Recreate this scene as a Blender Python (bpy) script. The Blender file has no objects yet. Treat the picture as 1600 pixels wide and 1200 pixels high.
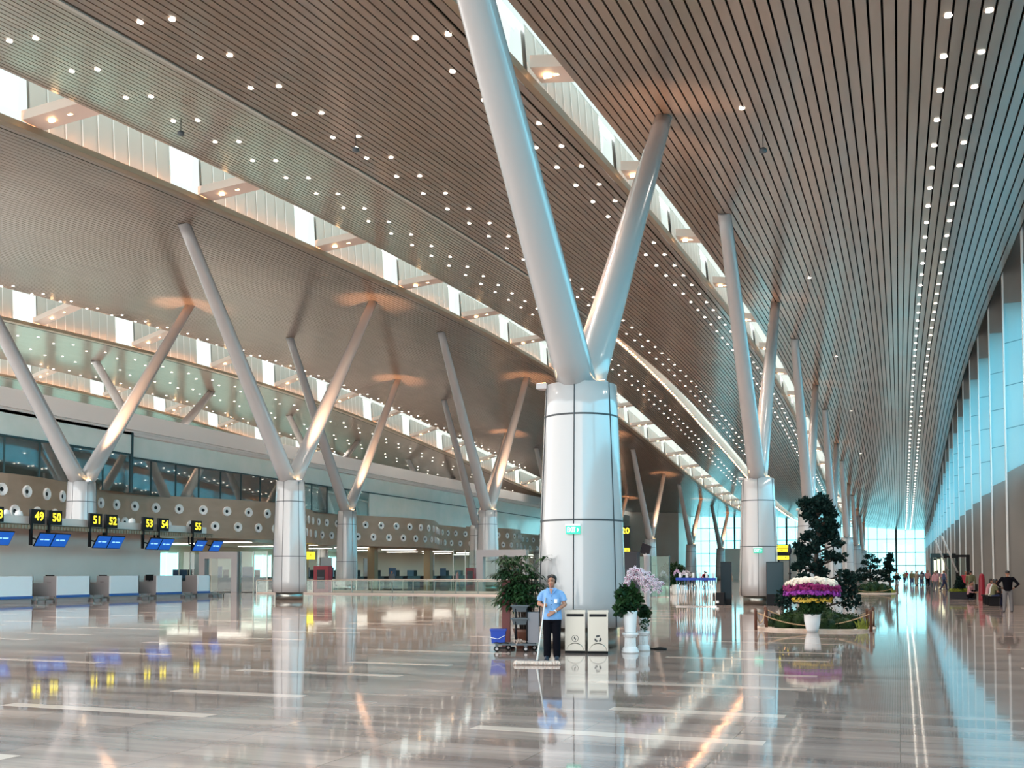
import bpy, bmesh, math, random
from mathutils import Vector, Matrix
random.seed(7)
C = bpy.context.scene.collection
S = bpy.context.scene
PI = math.pi
# ---------------------------------------------------------------- camera
cam = bpy.data.cameras.new('camera')
cam.sensor_fit = 'HORIZONTAL'; cam.sensor_width = 36.0; cam.lens = 1630 / 1600 * 36.0
cam.shift_y = 223 / 1600; cam.clip_start = 0.1; cam.clip_end = 2000
camera = bpy.data.objects.new('camera', cam); C.objects.link(camera)
camera.location = (0, 0, 1.63)
camera.rotation_euler = (PI / 2 + math.radians(2.46), 0, math.radians(20.38))
S.camera = camera
# ---------------------------------------------------------------- world and exposure
w = bpy.data.worlds.new('sky'); S.world = w; w.use_nodes = True
nt = w.node_tree; nt.nodes.clear()
out = nt.nodes.new('ShaderNodeOutputWorld'); bg = nt.nodes.new('ShaderNodeBackground')
tc = nt.nodes.new('ShaderNodeTexCoord'); sx = nt.nodes.new('ShaderNodeSeparateXYZ'); rp = nt.nodes.new('ShaderNodeValToRGB')
nt.links.new(tc.outputs['Generated'], sx.inputs[0]); nt.links.new(sx.outputs['Z'], rp.inputs[0])
nt.links.new(rp.outputs[0], bg.inputs[0])
mr = nt.nodes.new('ShaderNodeMapRange'); mr.inputs['From Min'].default_value = 0.0; mr.inputs['From Max'].default_value = 1.0   # sky brightness raised on the right, added for stronger light through the window wall
mr.inputs['To Min'].default_value = 2.0; mr.inputs['To Max'].default_value = 4.2
nt.links.new(sx.outputs['X'], mr.inputs['Value']); nt.links.new(mr.outputs[0], bg.inputs[1]); nt.links.new(bg.outputs[0], out.inputs[0])
e = rp.color_ramp.elements
e[0].position = 0.0; e[0].color = (1.0, 0.95, 0.90, 1); e[1].position = 0.6; e[1].color = (0.80, 0.90, 0.95, 1)
bg.inputs[1].default_value = 2.2
S.view_settings.view_transform = 'Standard'; S.view_settings.look = 'None'
S.view_settings.gamma = 1; S.view_settings.use_curve_mapping = False
S.view_settings.exposure = 0.93
cy = S.cycles
cy.max_bounces = 8; cy.diffuse_bounces = 4; cy.glossy_bounces = 5; cy.transparent_max_bounces = 16
cy.transmission_bounces = 4; cy.sample_clamp_indirect = 4; cy.caustics_reflective = False; cy.caustics_refractive = False

# ---------------------------------------------------------------- materials
def mat(name, col, rough=0.5, metal=0.0, spec=0.5, emit=None, es=1.0, coat=0.0):
    m = bpy.data.materials.new(name); m.use_nodes = True
    b = m.node_tree.nodes['Principled BSDF']
    b.inputs['Base Color'].default_value = (*col, 1); b.inputs['Roughness'].default_value = rough
    b.inputs['Metallic'].default_value = metal; b.inputs['Specular IOR Level'].default_value = spec
    b.inputs['Coat Weight'].default_value = coat; b.inputs['Coat Roughness'].default_value = 0.08
    if emit: b.inputs['Emission Color'].default_value = (*emit, 1); b.inputs['Emission Strength'].default_value = es
    return m
def noisy(name, c1, c2, scale=4.0, rough=0.6, stretch=(1, 1, 1), spec=0.4, metal=0.0, detail=3):
    m = mat(name, c1, rough, metal, spec); n = m.node_tree.nodes; l = m.node_tree.links
    t = n.new('ShaderNodeTexCoord'); mp = n.new('ShaderNodeMapping'); mp.inputs['Scale'].default_value = stretch
    no = n.new('ShaderNodeTexNoise'); no.inputs['Scale'].default_value = scale; no.inputs['Detail'].default_value = detail
    r = n.new('ShaderNodeValToRGB'); r.color_ramp.elements[0].position = .35; r.color_ramp.elements[1].position = .65
    r.color_ramp.elements[0].color = (*c1, 1); r.color_ramp.elements[1].color = (*c2, 1)
    l.new(t.outputs['Object'], mp.inputs[0]); l.new(mp.outputs[0], no.inputs[0]); l.new(no.outputs[0], r.inputs[0])
    l.new(r.outputs[0], n['Principled BSDF'].inputs['Base Color'])
    return m
def glass(name, tint, gloss=0.12, rough=0.02, opaque=0.0, ocol=(.8, .9, .9)):
    m = bpy.data.materials.new(name); m.use_nodes = True; t = m.node_tree; n = t.nodes; l = t.links; n.clear()
    o = n.new('ShaderNodeOutputMaterial'); tr = n.new('ShaderNodeBsdfTransparent'); tr.inputs[0].default_value = (*tint, 1)
    g = n.new('ShaderNodeBsdfGlossy'); g.inputs['Roughness'].default_value = rough
    fr = n.new('ShaderNodeLayerWeight'); fr.inputs[0].default_value = 0.5
    mu = n.new('ShaderNodeMath'); mu.operation = 'MULTIPLY_ADD'; mu.inputs[1].default_value = .35; mu.inputs[2].default_value = gloss
    pw = n.new('ShaderNodeMath'); pw.operation = 'POWER'; pw.inputs[1].default_value = 3
    mx = n.new('ShaderNodeMixShader')
    l.new(fr.outputs['Facing'], pw.inputs[0]); l.new(pw.outputs[0], mu.inputs[0]); l.new(mu.outputs[0], mx.inputs[0])
    l.new(tr.outputs[0], mx.inputs[1]); l.new(g.outputs[0], mx.inputs[2])
    last = mx
    if opaque:
        d = n.new('ShaderNodeBsdfDiffuse'); d.inputs[0].default_value = (*ocol, 1); m2 = n.new('ShaderNodeMixShader')
        m2.inputs[0].default_value = opaque; l.new(mx.outputs[0], m2.inputs[1]); l.new(d.outputs[0], m2.inputs[2]); last = m2
    l.new(last.outputs[0], o.inputs[0]); return m

M = {}
M['slat'] = noisy('slat_metal', (.205, .145, .108), (.25, .18, .137), .8, .30, (3, .4, 1), .8)
M['slat'].node_tree.nodes['Principled BSDF'].inputs['Coat Weight'].default_value = .5
M['slat'].node_tree.nodes['Principled BSDF'].inputs['Coat Roughness'].default_value = .13
M['black'] = mat('black_void', (.01, .01, .012), .9, 0, .1)
M['white'] = mat('white_paint', (.46, .45, .45), .22, 0, .5, coat=.5)
M['cladding'] = mat('white_cladding', (.50, .49, .49), .18, 0, .5, coat=.7)
M['seam'] = mat('dark_seam', (.04, .045, .05), .5)
M['steel'] = mat('brushed_steel', (.38, .375, .34), .30, 1.0)
M['chrome'] = mat('polished_steel', (.75, .74, .72), .10, 1.0)
M['panel'] = mat('skylight_panel', (.50, .50, .46), .35)
M['rib'] = mat('skylight_rib', (.9, .9, .88), .4)
M['lip'] = mat('bronze_trim', (.30, .23, .16), .35, .3)
M['beam'] = mat('skylight_beam', (.80, .66, .58), .4)
M['cove'] = mat('cove_lamp', (1, .6, .3), .5, emit=(1, .42, .20), es=38)
M['lampw'] = mat('downlight_lens', (1, 1, 1), .5, emit=(1, .90, .76), es=5.5)
M['lampring'] = mat('downlight_ring', (.5, .45, .4), .4)
M['uplens'] = mat('uplight_lens', (1, .8, .5), .5, emit=(1, .62, .3), es=10)
M['glass'] = glass('cyan_window_glass', (.42, .80, .92), .03)
M['endglass'] = glass('pale_cyan_glass', (.50, .84, .90), .03)
M['skyglass'] = glass('skylight_glass', (.30, .33, .31), .03)
M['clear'] = glass('clear_barrier_glass', (.90, .97, .95), .05)
m = bpy.data.materials.new('frosted_cyan_glass'); m.use_nodes = True; n_ = m.node_tree.nodes; l_ = m.node_tree.links; n_.clear()
o_ = n_.new('ShaderNodeOutputMaterial'); a_ = n_.new('ShaderNodeBsdfDiffuse'); b_ = n_.new('ShaderNodeBsdfTranslucent'); c_ = n_.new('ShaderNodeMixShader')
a_.inputs[0].default_value = (.60, .76, .78, 1); b_.inputs[0].default_value = (.62, .76, .78, 1); c_.inputs[0].default_value = .5
l_.new(a_.outputs[0], c_.inputs[1]); l_.new(b_.outputs[0], c_.inputs[2]); l_.new(c_.outputs[0], o_.inputs[0]); M['frost'] = m
M['transom_shade'] = mat('teal_transom_shade', (.16, .30, .33), .4)  # colour of the shadow lines drawn on the fin panes
M['finedge'] = mat('white_fin_edge', (.80, .80, .79), .4)
M['mullion'] = mat('dark_mullion', (.03, .07, .08), .4, .3)
M['fin'] = mat('white_fin', (.46, .46, .45), .5)
M['beige'] = noisy('beige_wall_panel', (.24, .225, .21), (.28, .26, .24), .5, .45)
M['lightbeige'] = noisy('light_beige_panel', (.80, .70, .63), (.86, .76, .69), .3, .45)
M['brown'] = noisy('brown_fascia', (.36, .245, .165), (.40, .275, .19), .6, .38, (1, 1, 3))
M['fascia'] = mat('pale_fascia', (.84, .80, .77), .4)
M['teal'] = noisy('teal_glass_panel', (.80, .93, .88), (.88, .97, .93), .7, .12, spec=.9)
M['wallwhite'] = mat('cream_wall', (.80, .80, .70), .6)
M['ceilglow'] = mat('ceiling_light_panel', (1, 1, 1), .5, emit=(1, .96, .84), es=3.5)
M['ochre'] = mat('ochre_pier', (.40, .30, .18), .5)
M['navy'] = mat('navy_panel', (.025, .05, .13), .4)
M['dark'] = mat('dark_plastic', (.010, .010, .012), .5, 0, .2)
M['darkg'] = mat('charcoal_panel', (.014, .015, .022), .35, 0, .25)
M['greym'] = mat('grey_frame', (.42, .40, .41), .4, .2)
M['deskw'] = mat('desk_white', (.86, .95, 1.0), .25)
M['deskb'] = mat('desk_blue', (.03, .13, .42), .35)
M['taupe'] = mat('taupe_panel', (.40, .34, .33), .4)
M['screen'] = mat('blue_screen', (.005, .04, .2), .4, emit=(.004, .09, .42), es=.55)
M['screen2'] = mat('screen_writing', (.3, .6, .9), .3, emit=(.25, .5, .9), es=.7)
M['yellow'] = mat('lit_yellow', (.9, .7, .02), .4, emit=(1, .80, .02), es=1.3)
M['amber'] = mat('lit_amber_box', (.9, .6, .02), .4, emit=(1, .62, .03), es=1.0)
M['green'] = mat('exit_green', (.02, .42, .28), .4, emit=(.01, .42, .27), es=.6)
M['exitw'] = mat('exit_white', (.8, 1, .95), .4, emit=(.7, 1, .92), es=.55)
M['red'] = mat('red_paint', (.26, .004, .02), .4)
M['blue'] = mat('blue_plastic', (.006, .05, .36), .45)
M['greyp'] = mat('grey_plastic', (.085, .105, .12), .5)
M['rubber'] = mat('black_rubber', (.008, .008, .008), .7, 0, .2)
M['wood'] = noisy('brown_wood', (.10, .035, .022), (.15, .06, .035), 6, .5, (1, 1, .2))
M['rope'] = noisy('tan_rope', (.42, .27, .15), (.55, .37, .22), 60, .8)
M['leaf'] = noisy('palm_leaf', (.008, .028, .012), (.028, .070, .022), 3, .4, (1, 1, 1), .12)
M['pine'] = noisy('pine_foliage', (.003, .014, .013), (.010, .032, .026), 4, .6, (1, 1, 1), .12)
M['bush'] = noisy('bush_foliage', (.006, .018, .007), (.024, .050, .012), 5, .6, (1, 1, 1), .12)
M['lime'] = noisy('yellow_green_foliage', (.16, .20, .02), (.34, .38, .04), 9, .6)
M['bark'] = noisy('bark', (.035, .025, .02), (.07, .05, .04), 8, .8)
M['potw'] = mat('white_ceramic', (.84, .85, .86), .18, coat=.4)
M['stonew'] = noisy('white_plaster', (.70, .70, .70), (.8, .8, .8), 8, .5)
M['soil'] = noisy('sandstone_kerb', (.50, .38, .30), (.62, .50, .42), 5, .7)
M['orchw'] = noisy('pale_pink_petal', (.62, .50, .58), (.74, .68, .74), 30, .6)
M['orchp'] = noisy('lilac_petal', (.62, .42, .66), (.74, .58, .76), 30, .6)
M['cream'] = mat('cream_petal', (.82, .70, .58), .6)
M['magenta'] = noisy('magenta_petal', (.17, .001, .07), (.27, .004, .12), 20, .6)
M['violet'] = noisy('violet_petal', (.24, .02, .30), (.42, .06, .46), 20, .6)
M['gold'] = noisy('golden_petal', (.62, .38, .03), (.78, .58, .10), 20, .6)
M['skin'] = mat('skin', (.40, .19, .12), .55)
M['hair'] = mat('black_hair', (.015, .012, .012), .4)
M['lips'] = mat('lips', (.42, .12, .10), .5)
M['shirt'] = noisy('pale_blue_cloth', (.17, .34, .62), (.22, .41, .70), 14, .8)
M['trous'] = mat('black_cloth', (.004, .004, .007), .9, 0, .1)
M['shoe'] = mat('dark_shoe', (.02, .03, .05), .5)
M['mop'] = noisy('mop_yarn', (.62, .46, .38), (.78, .66, .58), 40, .9)
M['pole'] = mat('pale_handle', (.70, .66, .62), .4)
M['whitep'] = mat('white_plastic', (.85, .85, .85), .4)
M['ground'] = mat('pale_paving', (.62, .58, .54), .7)
M['dkcloth'] = mat('dark_cloth', (.012, .012, .015), .9, 0, .1)
CL = {'blk': M['trous'], 'navy': mat('navy_cloth', (.02, .03, .09), .8), 'grey': mat('grey_cloth', (.16, .16, .17), .8),
      'white': mat('white_cloth', (.68, .68, .68), .8), 'red': mat('red_cloth', (.35, .03, .05), .8), 'olive': mat('olive_cloth', (.14, .14, .07), .8),
      'pink': mat('pink_cloth', (.55, .28, .30), .8), 'khaki': mat('khaki_cloth', (.35, .28, .2), .8), 'denim': mat('denim_cloth', (.06, .10, .2), .8)}

# floor material: polished marble slabs with streaks running across the hall
def floor_mat():
    m = mat('polished_marble', (.3, .25, .23), .05, 0, .6); n = m.node_tree.nodes; l = m.node_tree.links
    b = n['Principled BSDF']
    t = n.new('ShaderNodeTexCoord')
    mp = n.new('ShaderNodeMapping'); mp.inputs['Scale'].default_value = (.16, 1.6, 1)
    no = n.new('ShaderNodeTexNoise'); no.inputs['Scale'].default_value = 1.3; no.inputs['Detail'].default_value = 6; no.inputs['Roughness'].default_value = .6
    r = n.new('ShaderNodeValToRGB'); q = r.color_ramp.elements
    q[0].position = .32; q[0].color = (.25, .178, .155, 1); q[1].position = .68; q[1].color = (.56, .425, .365, 1)
    l.new(t.outputs['Object'], mp.inputs[0]); l.new(mp.outputs[0], no.inputs[0]); l.new(no.outputs[0], r.inputs[0])
    # slab tone and joints
    br = n.new('ShaderNodeTexBrick'); mp2 = n.new('ShaderNodeMapping'); mp2.inputs['Location'].default_value = (.02, .05, 0)
    l.new(t.outputs['Object'], mp2.inputs[0]); l.new(mp2.outputs[0], br.inputs[0])
    br.inputs['Scale'].default_value = 1; br.inputs['Brick Width'].default_value = 1.525; br.inputs['Row Height'].default_value = .6
    br.inputs['Mortar Size'].default_value = .006; br.offset = 0
    br.inputs['Color1'].default_value = (.82, .82, .84, 1); br.inputs['Color2'].default_value = (1.1, 1.08, 1.06, 1); br.inputs['Mortar'].default_value = (.62, .6, .58, 1)
    mx = n.new('ShaderNodeMix'); mx.data_type = 'RGBA'; mx.blend_type = 'MULTIPLY'; mx.inputs[0].default_value = 1
    l.new(r.outputs[0], mx.inputs[6]); l.new(br.outputs[0], mx.inputs[7]); l.new(mx.outputs[2], b.inputs['Base Color'])
    # very slight waviness of the polish
    n2 = n.new('ShaderNodeTexNoise'); n2.inputs['Scale'].default_value = .9; bp = n.new('ShaderNodeBump'); bp.inputs['Strength'].default_value = .02; bp.inputs['Distance'].default_value = .05
    mp3 = n.new('ShaderNodeMapping'); mp3.inputs['Scale'].default_value = (.8, 2.0, 1)
    l.new(t.outputs['Object'], mp3.inputs[0]); l.new(mp3.outputs[0], n2.inputs[0]); l.new(n2.outputs[0], bp.inputs['Height']); l.new(bp.outputs[0], b.inputs['Normal'])
    return m
M['floor'] = floor_mat()
M['floorbar'] = mat('pale_inlay', (.78, .60, .50), .08, 0, .6)

# ---------------------------------------------------------------- mesh helpers
class MB:
    def __init__(s): s.v = []; s.f = []; s.mi = []; s.sm = []
    def add(s, vs, fs, mi=0, smooth=False):
        o = len(s.v); s.v += [tuple(p) for p in vs]
        for f in fs: s.f.append(tuple(i + o for i in f)); s.mi.append(mi); s.sm.append(smooth)
        return s
    def box(s, x0, x1, y0, y1, z0, z1, mi=0):
        vs = [(x0, y0, z0), (x1, y0, z0), (x1, y1, z0), (x0, y1, z0), (x0, y0, z1), (x1, y0, z1), (x1, y1, z1), (x0, y1, z1)]
        return s.add(vs, [(3, 2, 1, 0), (4, 5, 6, 7), (0, 1, 5, 4), (1, 2, 6, 5), (2, 3, 7, 6), (3, 0, 4, 7)], mi)
    def obox(s, c, d, mi=0, R=None):
        vs = [Vector((a * d[0] / 2, b * d[1] / 2, e * d[2] / 2)) for e in (-1, 1) for a, b in ((-1, -1), (1, -1), (1, 1), (-1, 1))]
        if R is not None: vs = [R @ v for v in vs]
        vs = [v + Vector(c) for v in vs]
        return s.add(vs, [(3, 2, 1, 0), (4, 5, 6, 7), (0, 1, 5, 4), (1, 2, 6, 5), (2, 3, 7, 6), (3, 0, 4, 7)], mi)
    def tube(s, pts, rad, n=12, mi=0, cap=True, smooth=True, sx=1.0):
        pts = [Vector(p) for p in pts]; N = len(pts)
        if not hasattr(rad, '__len__'): rad = [rad] * N
        vs = []; fs = []; up = None
        for i, p in enumerate(pts):
            t = (pts[min(i + 1, N - 1)] - pts[max(i - 1, 0)]).normalized()
            if up is None: up = Vector((0, 0, 1)) if abs(t.z) < .9 else Vector((0, 1, 0))
            a = up.cross(t).normalized(); b = t.cross(a).normalized(); up = b
            for k in range(n):
                th = 2 * PI * k / n; vs.append(p + rad[i] * (math.cos(th) * a * sx + math.sin(th) * b))
        for i in range(N - 1):
            for k in range(n):
                k2 = (k + 1) % n; fs.append((i * n + k, i * n + k2, (i + 1) * n + k2, (i + 1) * n + k))
        s.add(vs, fs, mi, smooth)
        if cap:
            o = len(s.v) - N * n
            s.f.append(tuple(o + k for k in reversed(range(n)))); s.mi.append(mi); s.sm.append(False)
            s.f.append(tuple(o + (N - 1) * n + k for k in range(n))); s.mi.append(mi); s.sm.append(False)
        return s
    def lathe(s, c, prof, n=24, mi=0, smooth=True, cap=True, flute=0, fd=0):
        vs = []; fs = []
        for r, z in prof:
            for k in range(n):
                th = 2 * PI * k / n; rr = r * (1 - (fd if flute and k % 2 else 0)); vs.append((c[0] + rr * math.cos(th), c[1] + rr * math.sin(th), c[2] + z))
        for i in range(len(prof) - 1):
            for k in range(n):
                k2 = (k + 1) % n; fs.append((i * n + k, i * n + k2, (i + 1) * n + k2, (i + 1) * n + k))
        s.add(vs, fs, mi, smooth)
        if cap:
            o = len(s.v) - len(vs)
            s.f.append(tuple(o + k for k in reversed(range(n)))); s.mi.append(mi); s.sm.append(False)
            s.f.append(tuple(o + (len(prof) - 1) * n + k for k in range(n))); s.mi.append(mi); s.sm.append(False)
        return s
    def ball(s, c, r, n=12, m=8, mi=0):
        if not hasattr(r, '__len__'): r = (r, r, r)
        vs = []; fs = []
        for i in range(m + 1):
            ph = PI * i / m - PI / 2
            for k in range(n):
                th = 2 * PI * k / n; vs.append((c[0] + r[0] * math.cos(ph) * math.cos(th), c[1] + r[1] * math.cos(ph) * math.sin(th), c[2] + r[2] * math.sin(ph)))
        for i in range(m):
            for k in range(n):
                k2 = (k + 1) % n; fs.append((i * n + k, i * n + k2, (i + 1) * n + k2, (i + 1) * n + k))
        return s.add(vs, fs, mi, True)
    def quad(s, a, b, c, d, mi=0): return s.add([a, b, c, d], [(0, 1, 2, 3)], mi)
    def mesh(s, name, mats):
        me = bpy.data.meshes.new(name); me.from_pydata(s.v, [], s.f)
        for m in (mats if isinstance(mats, (list, tuple)) else [mats]): me.materials.append(m)
        me.polygons.foreach_set('material_index', s.mi); me.polygons.foreach_set('use_smooth', s.sm)
        me.validate(clean_customdata=False); me.update(); return me
    def build(s, name, mats, parent=None, loc=None):
        return link(name, s.mesh(name, mats), parent, loc)
def link(name, me, parent=None, loc=None):
    o = bpy.data.objects.new(name, me); C.objects.link(o)
    if parent is not None: o.parent = parent
    if loc is not None: o.location = loc
    return o
def tag(o, label=None, cat=None, group=None, kind=None):
    if label: o['label'] = label
    if cat: o['category'] = cat
    if group: o['group'] = group
    if kind: o['kind'] = kind
    return o
def empty(name, loc, rz=0, label=None, cat=None, group=None, kind=None):
    o = bpy.data.objects.new(name, None); C.objects.link(o); o.location = loc; o.rotation_euler = (0, 0, rz); o.empty_display_size = .2
    return tag(o, label, cat, group, kind)
def copy_tree(o, parent=None, kids=None):
    c = o.copy(); C.objects.link(c)
    if parent is not None: c.parent = parent
    for ch in [x for x in KIDS.get(o.name, [])] if kids is None else kids: copy_tree(ch, c)
    return c
KIDS = {}
def index_kids():
    KIDS.clear()
    for o in bpy.data.objects:
        if o.parent: KIDS.setdefault(o.parent.name, []).append(o)
def text_mesh(txt, size, ext, m, font_bold=.0, align='CENTER'):
    cu = bpy.data.curves.new('t', 'FONT'); cu.body = txt; cu.size = size; cu.extrude = ext; cu.align_x = align; cu.align_y = 'CENTER'
    cu.offset = font_bold; cu.resolution_u = 3
    o = bpy.data.objects.new('t', cu); C.objects.link(o); dg = bpy.context.evaluated_depsgraph_get()
    me = bpy.data.meshes.new_from_object(o.evaluated_get(dg)); bpy.data.objects.remove(o); bpy.data.curves.remove(cu)
    me.materials.clear(); me.materials.append(m); return me

# ---------------------------------------------------------------- ceiling shape
AT = [(-40, -4.9), (0, -4.7), (16, -3.55), (31, -2.2), (42, -1.4), (60, -.5), (72, -.12), (85, 0), (102, -.4), (119, -1.4), (136, -2.5), (155, -4.0), (168, -4.8), (185, -5.8), (200, -6.3), (219, -6.6), (240, -6.7)]
def interp(T, x):
    if x <= T[0][0]: return T[0][1]
    for (a, b), (c, d) in zip(T, T[1:]):
        if x <= c: return b + (d - b) * (x - a) / (c - a)
    return T[-1][1]
def arch(Y): return sum(interp(AT, Y + d) for d in (-6, -3, 0, 3, 6)) / 5
PR = sorted([(4.9, 16.9), (1.2, 16.9), (-6.5, 17.6), (-8.5, 18.1), (-9.8, 18.0), (-19.3, 19.05), (-27, 20.6), (-30, 20.15), (-54, 20.9), (-57.8, 19.7), (-78, 21.5), (-81, 20.5), (-98, 21.2)])
def prof(X): return interp(PR, X)
def zc(X, Y): return prof(X) + arch(Y)
YEND = 232.0
def ystart(X): return max(6.0, abs(X) * .93 - 9)
def seam_w(Y): return .10 if Y < 66 else .10 + 1.2 * math.sin(min(1, (Y - 66) / 60) * PI / 2)
def bay(x1, x0, name, gapX=None):
    """slatted ceiling between x0 (left) and x1 (right)"""
    b = MB(); top = MB(); n = round((x1 - x0) / .3); p = (x1 - x0) / n
    for k in range(n):
        a = x0 + k * p; c = a + p * .82; ys = ystart((a + c) / 2)
        ycs = [ys]; y = math.ceil(ys / 6) * 6
        while y < YEND:
            if y > ycs[-1] + 1: ycs.append(y)
            y += 6
        ycs.append(YEND); vs = []; fs = []
        for y in ycs:
            aa = a; cc = c
            if gapX is not None:
                sh = seam_w(y)
                cc = min(c, gapX - sh + 0.0); aa = min(a, cc - .02)
            za, zb = zc(a, y), zc(c, y)
            vs += [(aa, y, za), (cc, y, zb), (cc, y, zb + .10), (aa, y, za + .10)]
        for i in range(len(ycs) - 1):
            o = 4 * i
            fs += [(o, o + 4, o + 5, o + 1), (o + 1, o + 5, o + 6, o + 2), (o + 3, o + 7, o + 4, o), (o + 2, o + 6, o + 7, o + 3)]
        fs += [(0, 1, 2, 3)]
        b.add(vs, fs)
    # dark void plate above the slats
    y = ystart(x0) - 4; ys = [max(5.5, y)]; yy = math.ceil(ys[0] / 6) * 6
    while yy < YEND:
        if yy > ys[-1] + 1: ys.append(yy)
        yy += 6
    ys.append(YEND)
    xs = [x for x, _ in PR if x0 < x < x1]; xs = [x0] + xs + [x1]
    vs = [(x if gapX is None else min(x, gapX - seam_w(y) - .02), y, zc(x - 1e-3 if x == x1 else x + (1e-3 if x == x0 else 0), y) + .26) for y in ys for x in xs]; m = len(xs)
    fs = [(i * m + j, i * m + j + 1, (i + 1) * m + j + 1, (i + 1) * m + j) for i in range(len(ys) - 1) for j in range(m - 1)]
    b.add(vs, fs, 1)
    o = b.build(name, [M['slat'], M['black']]); o['kind'] = 'structure'; return o
bay(4.9, -8.5, 'ceiling'); bay(-9.8, -19.3, 'ceiling'); bay(-19.3, -27, 'ceiling', gapX=-19.3)
bay(-30, -54, 'ceiling'); bay(-57.8, -78, 'ceiling'); bay(-81, -98, 'ceiling')

# ---------------------------------------------------------------- skylights (long clerestory wells with cross beams)
def ygrid(y0, step=5):
    ys = [y0]; y = math.ceil(y0 / step + .3) * step
    while y < YEND: ys.append(y); y += step
    return ys + [YEND]
def strip(mb, f0, f1, ys, mi=0):
    """quad strip between two curves f(y)->point"""
    vs = []; 
    for y in ys: vs += [f0(y), f1(y)]
    mb.add(vs, [(2 * i, 2 * i + 1, 2 * i + 3, 2 * i + 2) for i in range(len(ys) - 1)], mi)
def skylight(idx, xr, xl, label, wall_h=2.3, ybeam=29.2, step=10.17, cstep=1.0, lw=.38):
    root = empty('window_%d' % idx, (xl, 0, 0), label=label, kind='structure'); root['kind'] = 'structure'
    y0 = ystart(xl) - 2; ys = ygrid(y0)
    dx = -xl
    def P(x, y, z): return (x + dx, y, z)
    # right riser of the well and end fascia
    r = MB(); strip(r, lambda y: P(xr, y, zc(xr + .001, y)), lambda y: P(xr, y, zc(xr + .001, y) + wall_h - .3), ys)
    strip(r, lambda y: P(xr + .05, y, zc(xr + .001, y) - .0), lambda y: P(xr, y, zc(xr + .001, y)), ys)
    r.build('right_riser', M['panel'], root)
    # lip trim on the left edge
    l = MB()
    strip(l, lambda y: P(xl, y, zc(xl - .001, y) - .02), lambda y: P(xl + lw, y, zc(xl - .001, y) - .02), ys)
    strip(l, lambda y: P(xl + lw, y, zc(xl - .001, y) - .02), lambda y: P(xl + lw, y, zc(xl - .001, y) + .22), ys)
    strip(l, lambda y: P(xl + lw, y, zc(xl - .001, y) + .22), lambda y: P(xl + lw - .05, y, zc(xl - .001, y) + .22), ys)
    strip(l, lambda y: P(xl + lw - .05, y, zc(xl - .001, y) + .22), lambda y: P(xl + lw - .05, y, zc(xl - .001, y) + .06), ys)
    strip(l, lambda y: P(xl + lw - .05, y, zc(xl - .001, y) + .06), lambda y: P(xl, y, zc(xl - .001, y) + .06), ys)
    l.build('lip_trim', M['lip'], root)
    # panel walls and beams
    n0 = math.floor((y0 - ybeam) / step); wl = MB(); rb = MB(); cv = MB()
    k = n0
    while ybeam + k * step < YEND + step:
        yb = ybeam + k * step; k += 1
        ya = yb + .25; yz = yb + step - 2.0
        if yz < y0 or ya > YEND: continue
        ya = max(ya, y0); yz = min(yz, YEND); npn = 9; pw = (yz - ya) / npn
        for j in range(npn):
            a, b_ = ya + j * pw, ya + (j + 1) * pw
            za, zb = zc(xl - .001, a) + .05, zc(xl - .001, b_) + .05
            wl.add([P(xl, a, za), P(xl, b_, zb), P(xl - .15, b_, zb + wall_h), P(xl - .15, a, za + wall_h)], [(0, 1, 2, 3)])
            wl.add([P(xl - .12, a, za), P(xl - .12, b_, zb), P(xl - .27, b_, zb + wall_h), P(xl - .27, a, za + wall_h)], [(3, 2, 1, 0)])
            rb.add([P(xl + .03, b_ - .03, zb), P(xl + .03, b_ + .03, zb), P(xl - .12, b_ + .03, zb + wall_h), P(xl - .12, b_ - .03, zb + wall_h)], [(0, 1, 2, 3)])
        if y0 < yb < YEND - 1:
            bm = MB(); z = zc(xl, yb); zr = zc(xr + .001, yb)
            vs = [P(xl + .3, yb - .5, z + .25), P(xr, yb - .5, zr + .02), P(xr, yb + .5, zr + .02), P(xl + .3, yb + .5, z + .25)]
            vs += [(a, b_, c + .35) for a, b_, c in vs]
            bm.add(vs, [(3, 2, 1, 0), (4, 5, 6, 7), (0, 1, 5, 4), (1, 2, 6, 5), (2, 3, 7, 6), (3, 0, 4, 7)])
            bo = bm.build('beam', M['beam'], root)
            # pair of warm lamps on the beam underside
            lm = MB()
            for t in (.35, .65):
                cx = xl + .3 + (xr - xl - .3) * t; lm.obox(P(cx, yb, z + (zr - z) * t + .12), (.22, .09, .05))
            lm.build('beam_lamp', M['uplens'], bo)
    y = y0 + .3
    while y < YEND - 1:
        za, zb = zc(xl - .001, y) + .10, zc(xl - .001, y + cstep * .55) + .10
        cv.add([P(xl + lw - .12, y, za), P(xl + lw - .07, y, za), P(xl + lw - .07, y + cstep * .55, zb), P(xl + lw - .12, y + cstep * .55, zb)], [(0, 1, 2, 3)])
        y += cstep
    wl.build('side_wall', M['panel'], root); rb.build('wall_rib', M['rib'], root); cv.build('cove_light', M['cove'], root)
    g = MB(); strip(g, lambda y: P(xl - .35, y, zc(xl - .001, y)), lambda y: P(xl - .35, y, zc(xl - .001, y) + wall_h), ys); strip(g, lambda y: P(xr, y, zc(xr + .001, y) + wall_h - .3), lambda y: P(xl - .2, y, zc(xl - .001, y) + wall_h), ys)
    g.build('glazing', M['skyglass'], root)
    return root
skylight(1, -8.5, -9.8, 'narrow skylight above the nearest row of columns', 1.9, 27.5, lw=.22)
skylight(2, -27, -30, 'wide skylight crossing the upper left', 2.3, 29.2)
skylight(3, -54, -57.8, 'skylight beyond the middle ceiling', 2.6, 57.5)
skylight(4, -78, -81, 'farthest skylight above the upper floor', 2.3, 70)
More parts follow.
